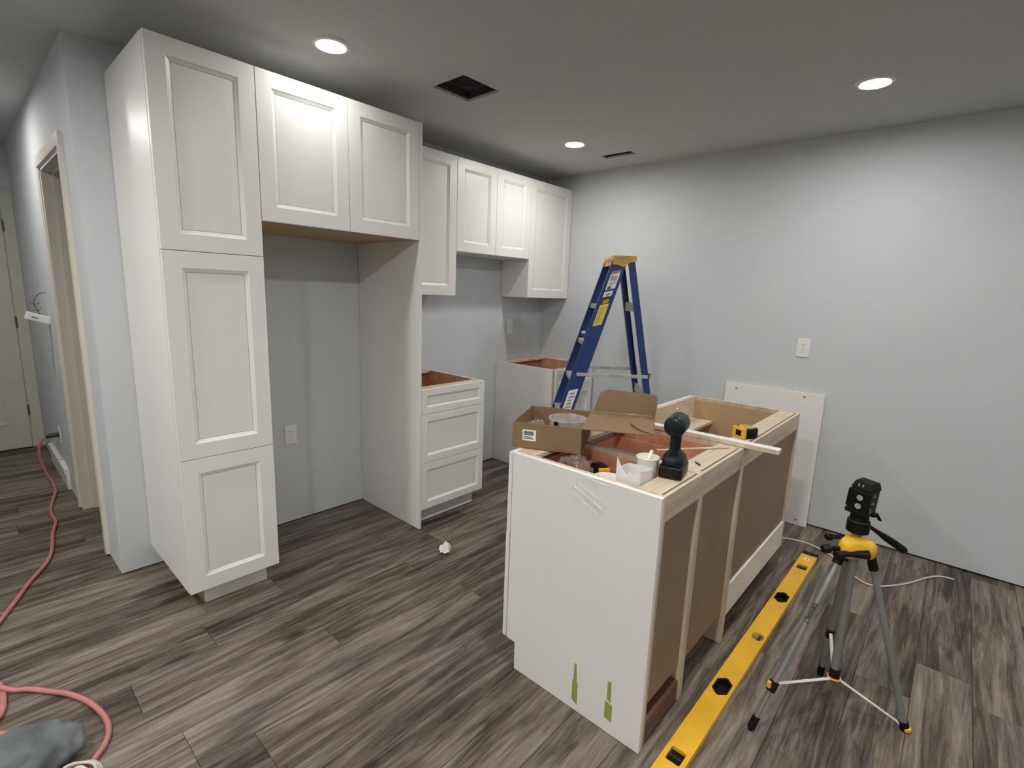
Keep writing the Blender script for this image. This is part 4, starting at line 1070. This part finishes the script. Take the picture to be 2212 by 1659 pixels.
# device hanging by its wires on the hallway wall
t = thing('wall_device', (-0.14, 1.52, 1.16), 'white wall device hanging by bare wires in the hallway', 'thermostat')
mb = MB(); mb.T = Matrix.Translation((-0.182, 1.52, 1.185)) @ Matrix.Rotation(0.35, 4, 'Y'); mb.box(-0.062, 0.062, -0.04, 0.04, -0.024, 0.024, 0.006); mb.build('housing', MT['plate'], t)
mb = MB(); mb.T = Matrix.Translation((-0.182, 1.52, 1.185)) @ Matrix.Rotation(0.35, 4, 'Y'); mb.box(-0.035, -0.005, -0.0412, -0.040, -0.008, 0.004); mb.build('jack', MT['printg'], t)
w1 = bezier([(-0.131, 1.52, 1.345), (-0.155, 1.52, 1.345), (-0.185, 1.52, 1.315), (-0.195, 1.52, 1.275), (-0.18, 1.52, 1.235), (-0.168, 1.52, 1.185)], 6)
mb = MB(); mb.tube(w1, 0.0022, 6); mb.build('wire', MT['wire'], t, smooth='all')
mb = MB(); mb.tube([Vector((-0.215, 1.52, 1.285)), Vector((-0.19, 1.515, 1.270)), Vector((-0.165, 1.52, 1.282))], 0.0016, 6); mb.tube([Vector((-0.20, 1.52, 1.24)), Vector((-0.175, 1.515, 1.235)), Vector((-0.16, 1.52, 1.25))], 0.0016, 6); mb.build('wire', MT['wire'], t, smooth='all')
# crumpled scrap of paper
mb = MB(); g = 7; vs = {}
rp = random.Random(5)
for i in range(g):
    for j in range(g):
        u = i/(g-1)-0.5; v = j/(g-1)-0.5
        vs[i, j] = mb.v((1.174+v*0.075+u*0.040, -0.936+v*0.066-u*0.045, 0.005+0.045*rp.random()*(1-abs(u)-abs(v)*0.6)))
for i in range(g-1):
    for j in range(g-1):
        if (i, j) in ((0, 0), (g-2, 0), (0, g-2)): continue
        mb.face([vs[i, j], vs[i+1, j], vs[i+1, j+1]]); mb.face([vs[i, j], vs[i+1, j+1], vs[i, j+1]])
r = bmesh.ops.extrude_face_region(mb.bm, geom=mb.bm.faces[:]); bmesh.ops.translate(mb.bm, verts=[q for q in r['geom'] if isinstance(q, bmesh.types.BMVert)], vec=(0, 0, -0.0008))
bmesh.ops.delete(mb.bm, geom=[v for v in mb.bm.verts if not v.link_faces], context='VERTS')
tag(mb.build('paper_scrap', MT['paper']), 'crumpled white paper scrap lying alone on the open floor', 'paper')
# grey fabric thing at the lower left corner
from mathutils import noise as mn
path = [(-0.425, -1.105, 0.052), (-0.437, -1.104, 0.054), (-0.47, -1.10, 0.064), (-0.52, -1.10, 0.076), (-0.60, -1.12, 0.085), (-0.70, -1.16, 0.088), (-0.82, -1.20, 0.085), (-0.92, -1.22, 0.07)]
rad = [0.022, 0.040, 0.060, 0.078, 0.092, 0.098, 0.094, 0.05]
pp = bezier(path, 6); rr_ = [rad[min(i//6, 7)]+(rad[min(i//6+1, 7)]-rad[min(i//6, 7)])*((i % 6)/6) for i in range(len(pp))]
mb = MB(); mb.tube(pp, rr_, 36, True, 0.86)
for v in mb.bm.verts:
    n1 = mn.noise(Vector((v.co.x*7, v.co.y*26, v.co.z*26))); n2 = mn.noise(v.co*55)
    c0 = min(pp, key=lambda q: (q-v.co).length); dd = (v.co-c0)
    n3 = mn.noise(Vector((v.co.x*9+3, v.co.y*60, v.co.z*60)))
    v.co += dd*(0.28*n1+0.16*n3+0.05*n2)
    if v.co.z < 0.003: v.co.z = 0.003
tag(mb.build('grey_cloth', MT['grey'], smooth='all'), 'bunched grey cloth lying on the floor by the pink cord', 'cloth')
mb = MB()
for k in range(6):
    r0 = 0.075-0.008*k; pts = [(-0.470+r0*math.cos(a)*0.8, -1.240+r0*math.sin(a), 0.026+0.009*(k % 3)+0.004*math.sin(3*a+k)) for a in [math.pi*2*i/40 for i in range(41)]]
    mb.tube(pts, 0.0042, 8)
tag(mb.build('cable_coil', MT['wcord'], smooth='all'), 'small coil of pale cable on the floor by the pink cord', 'cable')
